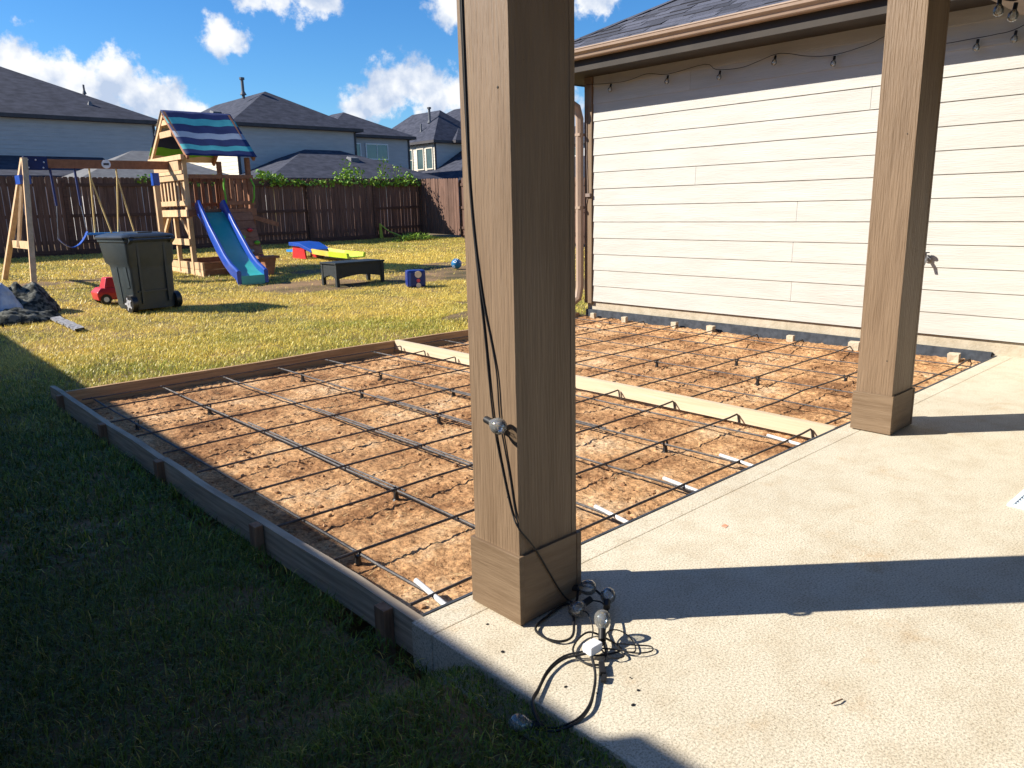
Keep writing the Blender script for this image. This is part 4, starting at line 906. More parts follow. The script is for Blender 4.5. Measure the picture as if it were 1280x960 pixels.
    xc0, xc1 = 6.50, 6.15; n = len(path)
    def cx(y): return xc1 + (xc0 - xc1) * (y - 13.8) / 2.6
    m = MB()
    for i, (y, z) in enumerate(path): x = cx(y); m.v += [(x - .225, y, z), (x + .225, y, z), (x + .225, y + .01, z - .03), (x - .225, y + .01, z - .03)]
    for i in range(n - 1):
        b = i * 4
        for j in range(4): m.f.append((b + j, b + (j + 1) % 4, b + 4 + (j + 1) % 4, b + 4 + j)); m.mi.append(0)
    bed = P('slide_bed', m, SLIDE_TEAL, smooth=True)
    hs = [.20, .26, .20, .16, .19, .15, .14, .13, .10, .10]
    for s in (-1, 1):
        m = MB(); rings = []
        for i, (y, z) in enumerate(path[:-1]):
            x = cx(y) + s * .262; h = hs[i]; lo = -.07 if y > 13.9 else -.15
            rings.append([(x - .038, y, z + lo), (x + .038, y, z + lo), (x + .042, y, z + h * .8), (x + .02, y, z + h), (x - .02, y, z + h), (x - .042, y, z + h * .8)])
        m.loft(rings); P('slide_rail', m, SLIDE_BLUE, bed, smooth=True)
    m = MB(); m.tube([(cx(13.85) - .26, 13.86, -.04), (cx(13.85) - .26, 13.86, .08)], .03, 8); P('slide_foot', m, HUB, bed)
    # swing beam and end frame
    m = MB(); m.box((3.45, 16.945, 2.20), (XL - .10, 17.035, 2.36)); P('swing_beam', m, CEDAR_D)
    m = MB(); m.tube([(4.76, 16.944, 2.285), (4.76, 16.930, 2.285)], .085, 14); bd = P('badge', m, WHITE_P); m = MB(); m.box((4.71, 16.925, 2.265), (4.81, 16.9305, 2.305)); P('badge_mark', m, TRIM_DARK, bd)
    m = MB(); m.box((3.36, 16.925, 2.16), (3.74, 17.055, 2.40)); br = P('beam_bracket', m, NAVY)
    for x, z in ((3.42, 2.34), (3.55, 2.34), (3.68, 2.30), (3.42, 2.20), (3.66, 2.20)):
        m = MB(); m.ball((x, 16.924, z), .016, 6, 4); P('bolt', m, WHITE_P, br)
    for yb, xb in ((15.75, 2.97), (18.25, 2.95)):
        m = MB(); m.bar((xb, yb, gz(xb, yb) - .03), (3.38, 17.0 + (.04 if yb > 17 else -.04), 2.36), .09, .09, (1, 0, 0)); P('swing_leg', m, CEDAR)
    m = MB(); m.bar((3.30, 16.95, 2.05), (3.10, 17.2, .75), .05, .05); P('brace', m, CEDAR)
    m = MB(); m.bar((3.14, 16.18, .80), (3.12, 17.82, .80), .035, .14); P('cross_board', m, CEDAR)
    m = MB(); m.box((3.22, 16.80, 1.90), (3.40, 17.2, 2.06)); P('leg_bracket', m, BLUE_TOY)
    m = MB(); m.box((5.63, 16.955, .05), (5.72, 17.045, 2.0)); sp = P('support_post', m, CEDAR); m = MB(); m.box((5.61, 16.935, 1.88), (5.74, 17.065, 2.13)); P('post_cap', m, BLUE_TOY, sp)
CREAM_CLOTH = mat('cream_cloth', (.52, .44, .32), (.6, .5, .38), 4)
playset()
def swings():
    t = thing('belt_swing', 'blue belt swing on dark chains hanging under the left end of the swing beam', 'swing', (3.98, 17, .75))
    m = MB(); pts = [(3.74 + .5 * k / 10, 17.0 - .1 * k / 10, .66 + .9 * (abs(k / 10 - .5) ** 2) + .12 * k / 10) for k in range(11)]
    for k in range(10):
        a, b = pts[k], pts[k + 1]; m.add([(a[0], a[1] - .07, a[2]), (a[0], a[1] + .07, a[2]), (b[0], b[1] + .07, b[2]), (b[0], b[1] - .07, b[2]), (a[0], a[1] - .07, a[2] - .012), (a[0], a[1] + .07, a[2] - .012), (b[0], b[1] + .07, b[2] - .012), (b[0], b[1] - .07, b[2] - .012)], [(0, 1, 2, 3), (7, 6, 5, 4), (0, 4, 7, 3), (1, 2, 6, 5)])
    m.build('seat', BLUE_TOY, t)
    for x, p in ((3.78, pts[0]), (4.20, pts[-1])):
        m = MB(); m.tube([(x, 17, 2.2), (x + .02, 17, 1.5)], .022, 6); m.build('chain_sleeve', CHAIN, t)
        m = MB(); m.tube([(x + .02, 17, 1.5), (p[0], p[1], p[2])], .007, 5); m.build('chain', METAL, t)
    t = thing('glider_swing', 'swing with pale yellow ropes hanging behind the dark wheeled bin', 'swing', (4.7, 17, .95))
    m = MB(); m.box((4.25, 16.9, .93), (4.95, 17.12, .97)); m.build('seat', CYAN_TOY, t)
    for x in (4.46, 4.95):
        for e in (-.10, .16):
            m = MB(); m.tube([(x, 17, 2.2), (x, 17, 2.04), (x + e + (.06 if x < 4.6 else 0), 17 - e * .6, .96)], .016, 5); m.build('rope', ROPE, t)
swings()

# ------------------------------------------------------------------ bin
def rrect(w, d, r, z, y0, n=3):
    pts = []
    for cx, cy, a0 in ((w / 2 - r, y0 + r, -pi / 2), (w / 2 - r, y0 + d - r, 0), (-w / 2 + r, y0 + d - r, pi / 2), (-w / 2 + r, y0 + r, pi)):
        for k in range(n + 1): a = a0 + (pi / 2) * k / n; pts.append((cx + r * cos(a), cy + r * sin(a), z))
    return pts
def trash_bin():
    x, y = 3.73, 11.72; loc = (x, y, gz(x, y) + .005); t = thing('wheeled_bin', 'tall dark wheeled rubbish bin standing on the sunny lawn', 'rubbish bin', loc, BIN_YAW)
    g = []
    def W(mb):
        c_, s_ = cos(BIN_YAW), sin(BIN_YAW); mb.v = [(loc[0] + a * 1.07 * c_ - b * s_, loc[1] + a * 1.07 * s_ + b * c_, loc[2] + z) for a, b, z in mb.v]; return mb
    m = MB(); m.loft([rrect(.57, .48, .05, .035, .02), rrect(.585, .52, .05, .10, .02), rrect(.605, .60, .05, .60, .012), rrect(.61, .61, .05, .655, .01), rrect(.645, .70, .045, .70, .0), rrect(.675, .78, .045, .985, -.01), rrect(.70, .81, .045, .995, -.02), rrect(.70, .81, .045, 1.03, -.02), rrect(.67, .78, .04, 1.031, -.005)])
    body = W(m).build('body', BIN, t, smooth=True)
    m = MB()   # recessed ribs and seams on the sides and back
    for s in (-1, 1): m.bar((s * .293, .36, .12), (s * .303, .40, .64), .016, .05, (0, 1, 0)); m.bar((s * .298, .12, .35), (s * .304, .16, .64), .016, .07, (0, 1, 0))
    m.box((-.20, -.012, .12), (-.17, .02, .95)); m.box((.17, -.012, .12), (.20, .02, .95)); m.box((-.24, -.004, .28), (.24, .02, .30))
    W(m).build('rib', BIN, body)
    m = MB(); m.loft([rrect(.73, .86, .06, 1.035, -.03), rrect(.735, .87, .06, 1.06, -.033), rrect(.70, .82, .08, 1.085, -.01), rrect(.52, .60, .10, 1.115, .10), rrect(.30, .36, .10, 1.12, .22)])
    lid = W(m).build('lid', BIN_LID, t, smooth=True)
    m = MB(); m.loft([rrect(.60, .09, .03, 1.03, .83), rrect(.58, .085, .03, 1.055, .825)]); W(m).build('lid_lip', BIN_LID, lid)
    m = MB(); m.box((-.10, .1, 1.116), (.10, .62, 1.126)); m.box((-.26, .16, 1.10), (-.22, .66, 1.118)); m.box((.22, .16, 1.10), (.26, .66, 1.118)); W(m).build('lid_rib', BIN_LID, lid)
    m = MB(); m.tube([(-.31, -.075, 1.02), (.31, -.075, 1.02)], .016, 8); [m.bar((s * .29, -.01, .98), (s * .29, -.08, 1.03), .05, .045) for s in (-1, 1)]; W(m).build('handle', BIN_LID, t, smooth=True)
    for s in (-1, 1):
        m = MB(); m.bar((s * .25, -.03, 1.045), (s * .25, .05, 1.075), .06, .05); W(m).build('hinge', BIN_LID, t)
    for s in (-1, 1):
        xx = s * .312; cyl = [(xx - s * .038, .085, .125), (xx + s * .038, .085, .125)]; m = MB(); m.tube(cyl, .125, 20); w = W(m).build('wheel', PLASTIC_BLK, t, smooth=True)
        m = MB(); m.tube([(xx + s * .036, .085, .125), (xx + s * .044, .085, .125)], [.062, .055], 12)
        for k in range(5): a = k * 2 * pi / 5; m.bar((xx + s * .041, .085, .125), (xx + s * .041, .085 + .095 * cos(a), .125 + .095 * sin(a)), .025, .008, (1, 0, 0))
        W(m).build('hub', HUB, w)
    m = MB(); m.tube([(-.30, .085, .125), (.30, .085, .125)], .012, 6); W(m).build('axle', METAL, t)
BIN_YAW = radians(11)
trash_bin()

# ------------------------------------------------------------------ toys
def toys():
    x, y = 3.46, 13.05; z = gz(x, y); t = thing('toy_car', 'small red ride on toy car with black wheels behind the rubbish bin', 'toy car', (x, y, z))
    m = MB(); m.loft([[(x - .20, y - .17, z + .06), (x + .36, y - .17, z + .06), (x + .36, y + .17, z + .06), (x - .20, y + .17, z + .06)], [(x - .22, y - .18, z + .18), (x + .38, y - .18, z + .18), (x + .38, y + .18, z + .18), (x - .22, y + .18, z + .18)], [(x - .15, y - .15, z + .25), (x + .34, y - .16, z + .24), (x + .34, y + .16, z + .24), (x - .15, y + .15, z + .25)]]); m.build('body', RED, t, bevel=.018)
    m = MB(); m.loft([[(x - .10, y - .14, z + .24), (x + .14, y - .14, z + .24), (x + .14, y + .14, z + .24), (x - .10, y + .14, z + .24)], [(x - .05, y - .11, z + .40), (x + .07, y - .11, z + .40), (x + .07, y + .11, z + .40), (x - .05, y + .11, z + .40)]]); m.build('backrest', RED, t, bevel=.02)
    for wx, s in ((x - .10, -1), (x + .24, -1), (x - .10, 1), (x + .24, 1)):
        m = MB(); m.tube([(wx, y + s * .13, z + .075), (wx, y + s * .19, z + .075)], .078, 14); w = m.build('wheel', PLASTIC_BLK, t, True); m = MB(); m.tube([(wx, y + s * .188, z + .075), (wx, y + s * .195, z + .075)], .04, 10); m.build('hub', WHITE_P, w)
    # wicker table
    x0, x1, y0, y1 = 7.08, 8.10, 12.40, 12.95; z = gz(7.6, 12.5); H = .42
    t = thing('wicker_table', 'low black wicker garden table with arched aprons on the lawn', 'table', (7.6, 12.67, z))
    m = MB(); m.box((x0 - .015, y0 - .015, z + H - .03), (x1 + .015, y1 + .015, z + H)); m.build('table_top', WICKER, t, bevel=.006)
    for px_, py_ in ((x0, y0), (x1, y0), (x0, y1), (x1, y1)):
        m = MB(); sx = .06 if px_ == x0 else -.06; sy = .06 if py_ == y0 else -.06; m.box((px_, py_, z - .02), (px_ + sx, py_ + sy, z + H - .031)); m.build('leg', WICKER, t)
    def apron(a, b, fixed, axis):
        poly = [(a, z + H - .032), (b, z + H - .032)] + [(b - (b - a) * k / 12, z + .13 + .055 * sin(pi * k / 12)) for k in range(13)]
        m = MB()
        if axis == 'x': m.prism(poly, 'y', fixed, fixed + .022)
        else: m.prism(poly, 'x', fixed, fixed + .022)
        m.build('apron', WICKER, t)
    apron(x0 + .061, x1 - .061, y0 + .01, 'x'); apron(x0 + .061, x1 - .061, y1 - .032, 'x'); apron(y0 + .061, y1 - .061, x0 + .01, 'y'); apron(y0 + .061, y1 - .061, x1 - .032, 'y')
    # toddler slide
    z = gz(9.9, 18.3); t = thing('toddler_slide', 'small plastic slide with blue top, red sides and yellow to lime chute', 'toddler slide', (9.9, 18.4, z))
    A = Vector((9.72, 18.70, z)); d = Vector((.10, -.99, 0)).normalized(); s = Vector((-d.y, d.x, 0))
    m = MB()
    for sg in (-1, 1):
        m = MB(); a = A + s * sg * .27; m.add([a + d * -.05, a + d * .55, a + d * .5 + Vector((0, 0, .30)), a + Vector((0, 0, .33)), a + d * -.05 + s * .04, a + d * .55 + s * .04, a + d * .5 + Vector((0, 0, .30)) + s * .04, a + Vector((0, 0, .33)) + s * .04], [(0, 1, 2, 3), (7, 6, 5, 4), (0, 4, 5, 1), (1, 5, 6, 2), (2, 6, 7, 3), (3, 7, 4, 0)])
        m.build('side_panel', RED, t)
    m = MB(); m.loft([[A + s * -.32 + d * -.1 + Vector((0, 0, .33)), A + s * .32 + d * -.1 + Vector((0, 0, .33)), A + s * .32 + d * -.1 + Vector((0, 0, .42)), A + s * -.32 + d * -.1 + Vector((0, 0, .42))], [A + s * -.32 + d * .35 + Vector((0, 0, .31)), A + s * .32 + d * .35 + Vector((0, 0, .31)), A + s * .32 + d * .35 + Vector((0, 0, .40)), A + s * -.32 + d * .35 + Vector((0, 0, .40))], [A + s * -.29 + d * .85 + Vector((0, 0, .16)), A + s * .29 + d * .85 + Vector((0, 0, .16)), A + s * .29 + d * .85 + Vector((0, 0, .24)), A + s * -.29 + d * .85 + Vector((0, 0, .24))]]); m.build('top', BLUE_TOY, t, bevel=.01)
    m = MB(); m.loft([[A + s * -.2 + d * -.42 + Vector((0, 0, .16)), A + s * .2 + d * -.42 + Vector((0, 0, .16)), A + s * .2 + d * -.42 + Vector((0, 0, .22)), A + s * -.2 + d * -.42 + Vector((0, 0, .22))], [A + s * -.2 + d * -.11 + Vector((0, 0, .16)), A + s * .2 + d * -.11 + Vector((0, 0, .16)), A + s * .2 + d * -.11 + Vector((0, 0, .22)), A + s * -.2 + d * -.11 + Vector((0, 0, .22))]]); m.build('step', CYAN_TOY, t)
    def chute(f0, f1, z0, z1, mt, nm):
        m = MB(); R = []
        for k in range(5):
            f = f0 + (f1 - f0) * k / 4; zz = z0 + (z1 - z0) * (k / 4) ** .8; b = A + d * f + Vector((0, 0, zz)); R.append([b + s * -.27 + Vector((0, 0, -.03)), b + s * .27 + Vector((0, 0, -.03)), b + s * .29 + Vector((0, 0, .09)), b + s * .22 + Vector((0, 0, .09)), b + s * .2, b + s * -.2, b + s * -.22 + Vector((0, 0, .09)), b + s * -.29 + Vector((0, 0, .09))])
        m.loft(R); m.build(nm, mt, t)
    chute(.84, 1.55, .17, .12, YELLOW, 'upper_chute'); chute(1.552, 2.3, .12, .09, LIMEP, 'lower_chute')
    # blue cube toy
    x, y = 8.12, 11.42; z = gz(x, y); t = thing('activity_cube', 'dark blue plastic toy block with round cream and pink shapes', 'toy', (x, y, z), -.45)
    org, rz = ORG[t.name]
    def W(mb): c_, s_ = cos(rz), sin(rz); mb.v = [(x + a * c_ - b * s_, y + a * s_ + b * c_, z + q) for a, b, q in mb.v]; return mb
    W(MB().box((-.17, -.10, .0), (.17, .16, .30))).build('body', mat('navy_toy_plastic', (.012, .03, .17), (.018, .04, .21), 4, rough=.3), t, bevel=.04)
    W(MB().tube([(.03, -.095, .225), (.03, -.108, .225)], .062, 14)).build('round_inset', CREAMP, t); W(MB().tube([(.03, -.095, .115), (.03, -.108, .115)], .034, 12)).build('round_inset', PINK, t)
    W(MB().tube([(.03, -.095, .03), (.03, -.104, .03)], .045, 12)).build('round_inset', CREAMP, t); W(MB().bar((-.12, -.104, .02), (-.12, -.104, .26), .035, .014)).build('edge_rib', BLUE_TOY, t)
    x, y = 10.68, 13.45; z = gz(x, y) + .112; t = thing('toy_ball', 'blue and white ball lying on the lawn beside the near column', 'ball', (x, y, z))
    m = MB(); m.ball((x, y, z), .115, 16, 10); m.build('ball_skin', mat('ball_blue', (.01, .10, .26), (.02, .2, .42), 3, rough=.35), t, True)
    for dx, dy, dz in ((-.7, -.5, .5), (.2, -.85, .45), (-.75, -.2, -.4), (-.2, -.3, .93), (.6, -.7, -.2)):
        v = Vector((dx, dy, dz)).normalized(); u = v.orthogonal().normalized(); w = v.cross(u); m = MB(); m.add([Vector((x, y, z)) + (v * .96 + (u * cos(a) + w * sin(a)) * .30).normalized() * .1165 for a in [k * 2 * pi / 6 for k in range(6)]], [(0, 1, 2, 3, 4, 5)]); m.build('white_patch', WHITE_P, t)
toys()

# ------------------------------------------------------------------ tarp pile and strap
def tarp():
    t = thing('covered_pile', 'heap covered by silver tarp and camouflage sheet at the left edge of the lawn', 'tarp pile', (1.9, 12.9, gz(1.9, 12.9)))
    def heap(cx, cy, rx, ry, H, seed, m_, name, pk=1.0):
        n = 44; X, Y = np.meshgrid(np.linspace(-1, 1, n), np.linspace(-1, 1, n)); r = np.sqrt(X ** 2 + Y ** 2)
        prof = np.clip(1 - r ** 2, 0, 1) ** pk; fold = fbm(X * 2.3 + seed, Y * 2.3 + seed, 4, seed) - .45 + .35 * np.abs(fbm(X * 4 + 3, Y * 2 + seed, 2, seed + 4) - .35)
        Z = H * prof * (1 + .85 * fold) + .05 * np.clip(fold, 0, 1); gx = cx + X * rx * (1 + .15 * fold); gy = cy + Y * ry; Zg = ground_z(gx, gy) + np.maximum(Z, -.01) - .02
        ok = r < 1.0 + .12 * fold; vs = np.stack([gx, gy, Zg], -1).reshape(-1, 3).tolist(); fs = [(j * n + i, j * n + i + 1, (j + 1) * n + i + 1, (j + 1) * n + i) for j in range(n - 1) for i in range(n - 1) if ok[j, i] and ok[j + 1, i + 1]]
        m = MB(); m.v = vs; m.f = fs; m.mi = [0] * len(fs); o = m.build(name, m_, t, True); sm = o.modifiers.new('thickness', 'SOLIDIFY'); sm.thickness = .008; return o
    heap(1.76, 12.58, .48, .50, .58, 4, TARP, 'tarp_sheet', .7)
    heap(2.20, 12.85, .52, .5, .40, 9, CAMO, 'camouflage_sheet', .8)
    m = MB(); pts = [(1.6, 12.35), (1.8, 12.2), (2.1, 12.1), (2.35, 11.9), (2.42, 11.6)]
    heap(2.02, 11.98, .52, .30, .17, 15, CAMO, 'camouflage_flap', .7)
    m = MB(); pts = [(2.40, 11.75), (2.40, 11.4), (2.41, 11.1), (2.40, 10.8), (2.41, 10.55)]
    for (a, b), (c, d) in zip(pts[:-1], pts[1:]):
        m.add([(a - .05, b, gz(a, b) + .045), (a + .06, b, gz(a, b) + .06), (c + .05, d, gz(c, d) + .055), (c - .06, d, gz(c, d) + .045), (a - .05, b, gz(a, b) + .02), (a + .06, b, gz(a, b) + .02), (c + .05, d, gz(c, d) + .02), (c - .06, d, gz(c, d) + .02)], [(0, 1, 2, 3), (0, 3, 7, 4), (1, 5, 6, 2)])
    single('folded_strap', m, mat('grey_strap', (.06, .06, .07), (.34, .34, .36), 18, rough=.8), 'grey folded strap of cloth lying on the grass by the covered pile', 'strap', loc=(2.4, 11.1, -.05))
tarp()

# ------------------------------------------------------------------ vine on the fence, cut plant and hose by the fence
def vine():
    t = thing('fence_vine', 'bright green vine growing over the top of the back fence', 'vine', (14, 24.35, 2.3))
    m = MB()
    def leaf(p, r):
        a = random.random() * 6.28; b = random.uniform(-.9, .9); u = Vector((cos(a), sin(a) * .6, b)).normalized(); w = u.cross(Vector((random.uniform(-1, 1), random.uniform(-1, 1), random.uniform(-.3, 1)))).normalized(); p = Vector(p)
        m.add([p, p + u * r * .5 + w * r * .42, p + u * r, p + u * r * .5 - w * r * .42], [(0, 1, 2, 3)])
    def mass(x0, x1, n, zlo, zhi, thick=.25):
        for _ in range(n):
            x = random.uniform(x0, x1); h = vnoise(np.array([x * 1.7]), np.array([.5]), 3)[0]; z = random.uniform(zlo, zlo + (zhi - zlo) * (.25 + .9 * h)); leaf((x, 24.32 + random.uniform(-thick, thick), z), random.uniform(.06, .15))
    mass(11.6, 17.6, 1200, 2.14, 2.36); mass(14.2, 15.0, 200, 2.2, 2.85, .3); mass(11.3, 12.2, 200, 2.2, 2.75); mass(15.4, 17.4, 300, 2.1, 2.5); mass(7.6, 9.9, 320, 2.15, 2.5)
    for x, h in ((14.6, 3.05), (16.15, 3.15), (16.0, 2.8), (16.7, 2.9), (17.2, 2.65), (15.2, 2.7)):
        for k in range(42):
            z = random.uniform(2.25, h); leaf((x + random.gauss(0, .11), 24.35 + random.gauss(0, .1), z), random.uniform(.05, .12))
    m.build('foliage', LEAFM, t)
    for x, h in ((14.6, 3.0), (16.15, 3.15), (16.0, 2.75), (16.7, 2.85), (17.2, 2.6), (15.2, 2.65), (11.8, 2.6)):
        m = MB(); m.tube([(x, 24.34, .5), (x + .03, 24.35, 1.6), (x, 24.36, h)], .010, 5); m.build('stem', DRIED, t)
vine()
def cut_leaf():
    t = thing('cut_palm_leaf', 'lime green plant stalk leaning on the fence with its end on the lawn', 'plant', (15.7, 24.0, .28))
    m = MB(); m.loft([[(15.62, 24.02, .28), (15.75, 24.02, .28), (15.75, 24.06, .28), (15.62, 24.06, .28)], [(15.64, 24.06, .80), (15.70, 24.06, .80), (15.70, 24.09, .80), (15.64, 24.09, .80)]]); m.build('base', PALM, t)
    m = MB(); m.tube([(15.70, 24.06, .75), (15.85, 23.8, .52), (16.0, 23.3, .36), (16.0, 22.8, .27)], .022, 6); m.build('stalk', PALM, t)
    g = thing('grass_clippings', 'small green heap of cut leaves lying in front of the back fence', 'clippings', (15.9, 22.4, .22))
    m = MB()
    for _ in range(620):
        x = 15.85 + random.gauss(0, .48); y = 22.35 + random.gauss(0, .3); z = gz(x, y) + max(0, .22 * (1 - ((x - 15.85) / .8) ** 2)) * random.random(); a = random.random() * 6.28; l = random.uniform(.08, .25)
        m.add([(x, y, z), (x + .03 * sin(a), y - .03 * cos(a), z), (x + l * cos(a), y + l * sin(a), z + random.uniform(0, .10))], [(0, 1, 2)])
    m.build('cut_leaves', LEAFM, g)
    m = MB(); m.ball((15.72, 22.5, gz(15.7, 22.5) + .08), .14, 10, 6, (1, .7, .8)); m.build('leaf_bunch', PALM, g)
cut_leaf()

# ------------------------------------------------------------------ string lights
def bulb_meshes():
    s = MB(); s.tube([(0, 0, .022), (0, 0, -.012)], [.011, .0115], 10); soc = s.mesh('socket', CABLE, True)
    g = MB(); prof = [(.0115, -.010), (.0125, -.015), (.0185, -.022), (.0235, -.033), (.0250, -.044), (.0235, -.055), (.0185, -.0635), (.010, -.069), (.0005, -.0705)]
    n = 14; prof = [(r * 1.04, z * 1.0) for r, z in prof]
    vs = [(r * cos(2 * pi * j / n), r * sin(2 * pi * j / n), z) for r, z in prof for j in range(n)]; fs = [(i * n + j, i * n + (j + 1) % n, (i + 1) * n + (j + 1) % n, (i + 1) * n + j) for i in range(len(prof) - 1) for j in range(n)]
    g.add(vs, fs); gl = g.mesh('glass', GLASS, True)
    f = MB(); f.tube([(.004, 0, -.012), (.006, 0, -.045)], .0008, 4); f.tube([(-.004, 0, -.012), (-.006, 0, -.045)], .0008, 4); f.tube([(.006, 0, -.045), (.002, .002, -.036), (-.002, -.002, -.045), (-.006, 0, -.036)], .0009, 4); f.tube([(0, 0, -.012), (0, 0, -.022)], .005, 6)
    return soc, gl, f.mesh('filament', FIL)
SOC, GLS, FILM = bulb_meshes()
def bulb(parent, p, dirn=(0, 0, -1), org=None):
    q = Vector(dirn).normalized().to_track_quat('-Z', 'Y').to_euler(); o = ORG[parent.name][0]
    s = part_mesh('bulb', SOC, parent, Vector(p) - Vector(o), q)
    part_mesh('glass', GLS, s, (0, 0, 0)); part_mesh('filament', FILM, s, (0, 0, 0)); return s
def smooth(pts, k=6):
    P = [Vector(p) for p in pts]; out = []
    for i in range(len(P) - 1):
        a, b, c, d = P[max(i - 1, 0)], P[i], P[i + 1], P[min(i + 2, len(P) - 1)]
        for j in range(k):
            t = j / k; out.append(.5 * ((2 * b) + (c - a) * t + (2 * a - 5 * b + 4 * c - d) * t * t + (3 * b - a - 3 * c + d) * t ** 3))
    return out + [P[-1]]
def wall_lights():
    X = WX - .045; o = (X, 4.0, 2.6); t = thing('string_lights', 'string of clear bulbs on black wire along the cream wall', 'string lights', o, group='festoon bulb strings')
    yz = [(6.42, 2.67), (5.87, 2.635), (5.54, 2.675), (5.26, 2.635), (4.8, 2.67), (4.66, 2.60), (4.39, 2.58), (4.21, 2.61), (4.02, 2.65), (3.88, 2.635), (3.69, 2.585), (3.44, 2.56), (3.14, 2.60), (2.96, 2.64), (2.61, 2.52), (2.31, 2.515), (2.15, 2.52), (2.04, 2.53), (1.8, 2.59), (1.0, 2.62)]
    m = MB(); m.tube(smooth([(X, y, z) for y, z in yz], 4), .0034, 5); m.build('wire', CABLE, t)
    for y, z in ((6.05, 2.64), (5.26, 2.63), (4.62, 2.59), (4.02, 2.645), (3.44, 2.555), (2.93, 2.635), (2.28, 2.51), (2.02, 2.53)): bulb(t, (X, y, z - .028), (-.25, .05, -1))
    for y in (4.8, 4.02, 2.96):
        m = MB(); m.ball((X + .02, y, 2.67 if y > 4.5 else 2.65), .008, 6, 4); m.build('hook', METAL, t)
    o = (4.9, 1.45, 2.3); t = thing('string_lights', 'near string of clear bulbs dropping from the porch beam at the upper right corner', 'string lights', o, group='festoon bulb strings')
    m = MB(); m.tube(smooth([(4.66, 1.58, 2.52), (4.78, 1.53, 2.36), (4.9, 1.478, 2.315), (4.90, 1.40, 2.29), (4.92, 1.375, 2.33), (5.05, 1.2, 2.5), (5.2, 1.1, 2.62)], 5), .0045, 5); m.build('wire', CABLE, t)
    bulb(t, (4.9, 1.478, 2.295), (0, 0, -1)); bulb(t, (4.9, 1.402, 2.255), (-.1, .1, -1))
wall_lights()
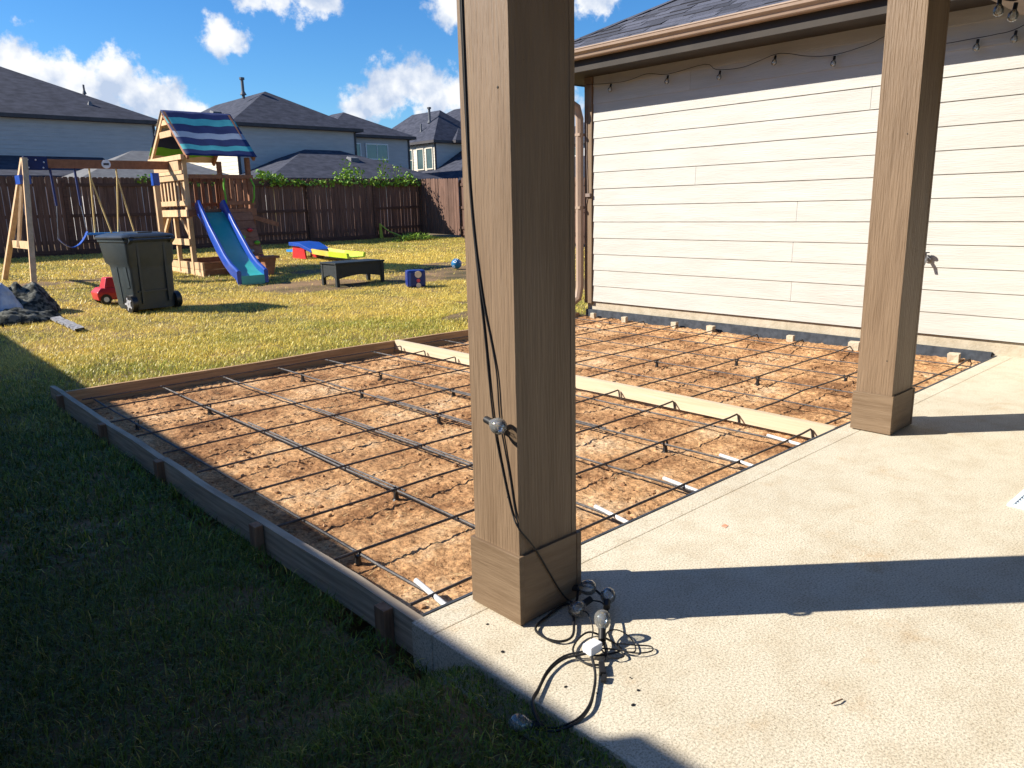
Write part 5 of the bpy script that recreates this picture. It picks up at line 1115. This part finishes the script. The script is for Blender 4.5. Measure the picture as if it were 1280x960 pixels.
def cord():
    o = (1.5, 1.3, 0); t = thing('string_lights', 'tangled black light cord with clear bulbs at the near column foot', 'string lights', o, group='festoon bulb strings')
    X = 1.4905
    m = MB()
    s1 = [(X, 1.815, 2.52), (X, 1.806, 1.7), (X, 1.800, 1.36), (X, 1.778, 1.13), (X, 1.752, .92), (X - .001, 1.722, .66), (X, 1.685, .50), (X, 1.648, .38), (1.488, 1.616, .334), (1.55, 1.606, .245), (1.663, 1.604, .055), (1.70, 1.575, .012), (1.724, 1.566, .012)]
    s2 = [(X, 1.819, 2.50), (X, 1.812, 1.7), (X, 1.795, 1.30), (X, 1.760, 1.05), (X, 1.722, .90), (X - .001, 1.700, .80), (X - .002, 1.690, .664), (X, 1.655, .50), (X, 1.636, .40), (1.488, 1.614, .328)]
    s3 = [(1.70, 1.575, .012), (1.67, 1.60, .010), (1.58, 1.588, .010), (1.503, 1.565, .010), (1.484, 1.507, .010), (1.503, 1.457, .010), (1.551, 1.452, .010), (1.616, 1.506, .012), (1.669, 1.559, .016), (1.70, 1.57, .03), (1.745, 1.60, .045), (1.765, 1.56, .05), (1.76, 1.50, .03), (1.70, 1.44, .014), (1.64, 1.40, .012)]
    s4 = [(1.64, 1.40, .012), (1.58, 1.35, .02), (1.509, 1.343, .022), (1.444, 1.384, .012), (1.366, 1.373, .010), (1.283, 1.33, .010), (1.228, 1.296, .010), (1.212, 1.23, -.02), (1.257, 1.178, .0), (1.322, 1.182, .010), (1.397, 1.228, .010), (1.455, 1.275, .012), (1.50, 1.33, .02)]
    s5 = [(1.50, 1.33, .02), (1.55, 1.31, .012), (1.60, 1.30, .01), (1.614, 1.36, .01), (1.60, 1.42, .016), (1.562, 1.429, .012), (1.505, 1.406, .01), (1.475, 1.365, .01), (1.476, 1.319, .01), (1.50, 1.29, .012), (1.542, 1.31, .014), (1.57, 1.34, .018)]
    s6 = [(1.57, 1.34, .02), (1.62, 1.372, .026), (1.661, 1.369, .02), (1.673, 1.338, .012), (1.654, 1.295, .01), (1.62, 1.265, .01), (1.594, 1.29, .014), (1.60, 1.32, .02), (1.64, 1.29, .012), (1.675, 1.25, .01), (1.657, 1.232, .01), (1.61, 1.255, .014), (1.58, 1.30, .02)]
    s7 = [(1.66, 1.535, .02), (1.66, 1.49, .03), (1.62, 1.43, .02), (1.56, 1.38, .03), (1.53, 1.35, .03)]
    s8 = [(1.72, 1.54, .03), (1.735, 1.49, .035), (1.69, 1.42, .03), (1.62, 1.38, .04), (1.55, 1.345, .03), (1.54, 1.29, .015), (1.575, 1.27, .012), (1.585, 1.30, .015), (1.54, 1.335, .025)]
    for s, r in ((s1, .003), (s2, .0028), (s3, .0042), (s4, .004), (s5, .0032), (s6, .0022), (s7, .0022), (s8, .0026)): m.tube(smooth(s), r, 6)
    m.tube(smooth([(a + .007, b + .006, c + .003) for a, b, c in s4[1:]]), .003, 6)
    m.build('cord', CABLE, t, True)
    for p, d in (((1.700, 1.530, .035), (-.85, .1, -.2)), ((1.735, 1.605, .045), (.25, -.6, .15)), ((1.735, 1.47, .04), (.75, .55, .12)), ((1.585, 1.362, .045), (.55, .45, .55)), ((1.205, 1.262, -.02), (-.75, .6, .2))): bulb(t, p, d)
    bulb(t, (X - .03, 1.705, .664), (-.1, -1, -.12))
    m = MB(); a = Vector((1.525, 1.345, .035)); m.box((1.495, 1.325, .020), (1.545, 1.36, .048)); m.build('white_tag', WHITE_P, t, bevel=.004)
    m = MB(); m.bar((1.505, 1.295, .010), (1.468, 1.258, .010), .018, .014); m.bar((1.468, 1.250, .010), (1.442, 1.236, .010), .014, .010); pl = m.build('plug', CABLE, t, bevel=.003)
cord()
for i, (y0, y1) in enumerate([]): pass
# red marking on the slab
single('chalk_mark', MB().add([(2.595, 1.572, .0015), (2.625, 1.578, .0015), (2.63, 1.60, .0015), (2.60, 1.596, .0015)], [(0, 1, 2, 3)]), mat('orange_paint', (.62, .22, .12), (.62, .4, .28), 60, rough=.9), 'small faint orange paint mark on the concrete', 'paint mark', loc=(2.6, 1.58, 0))
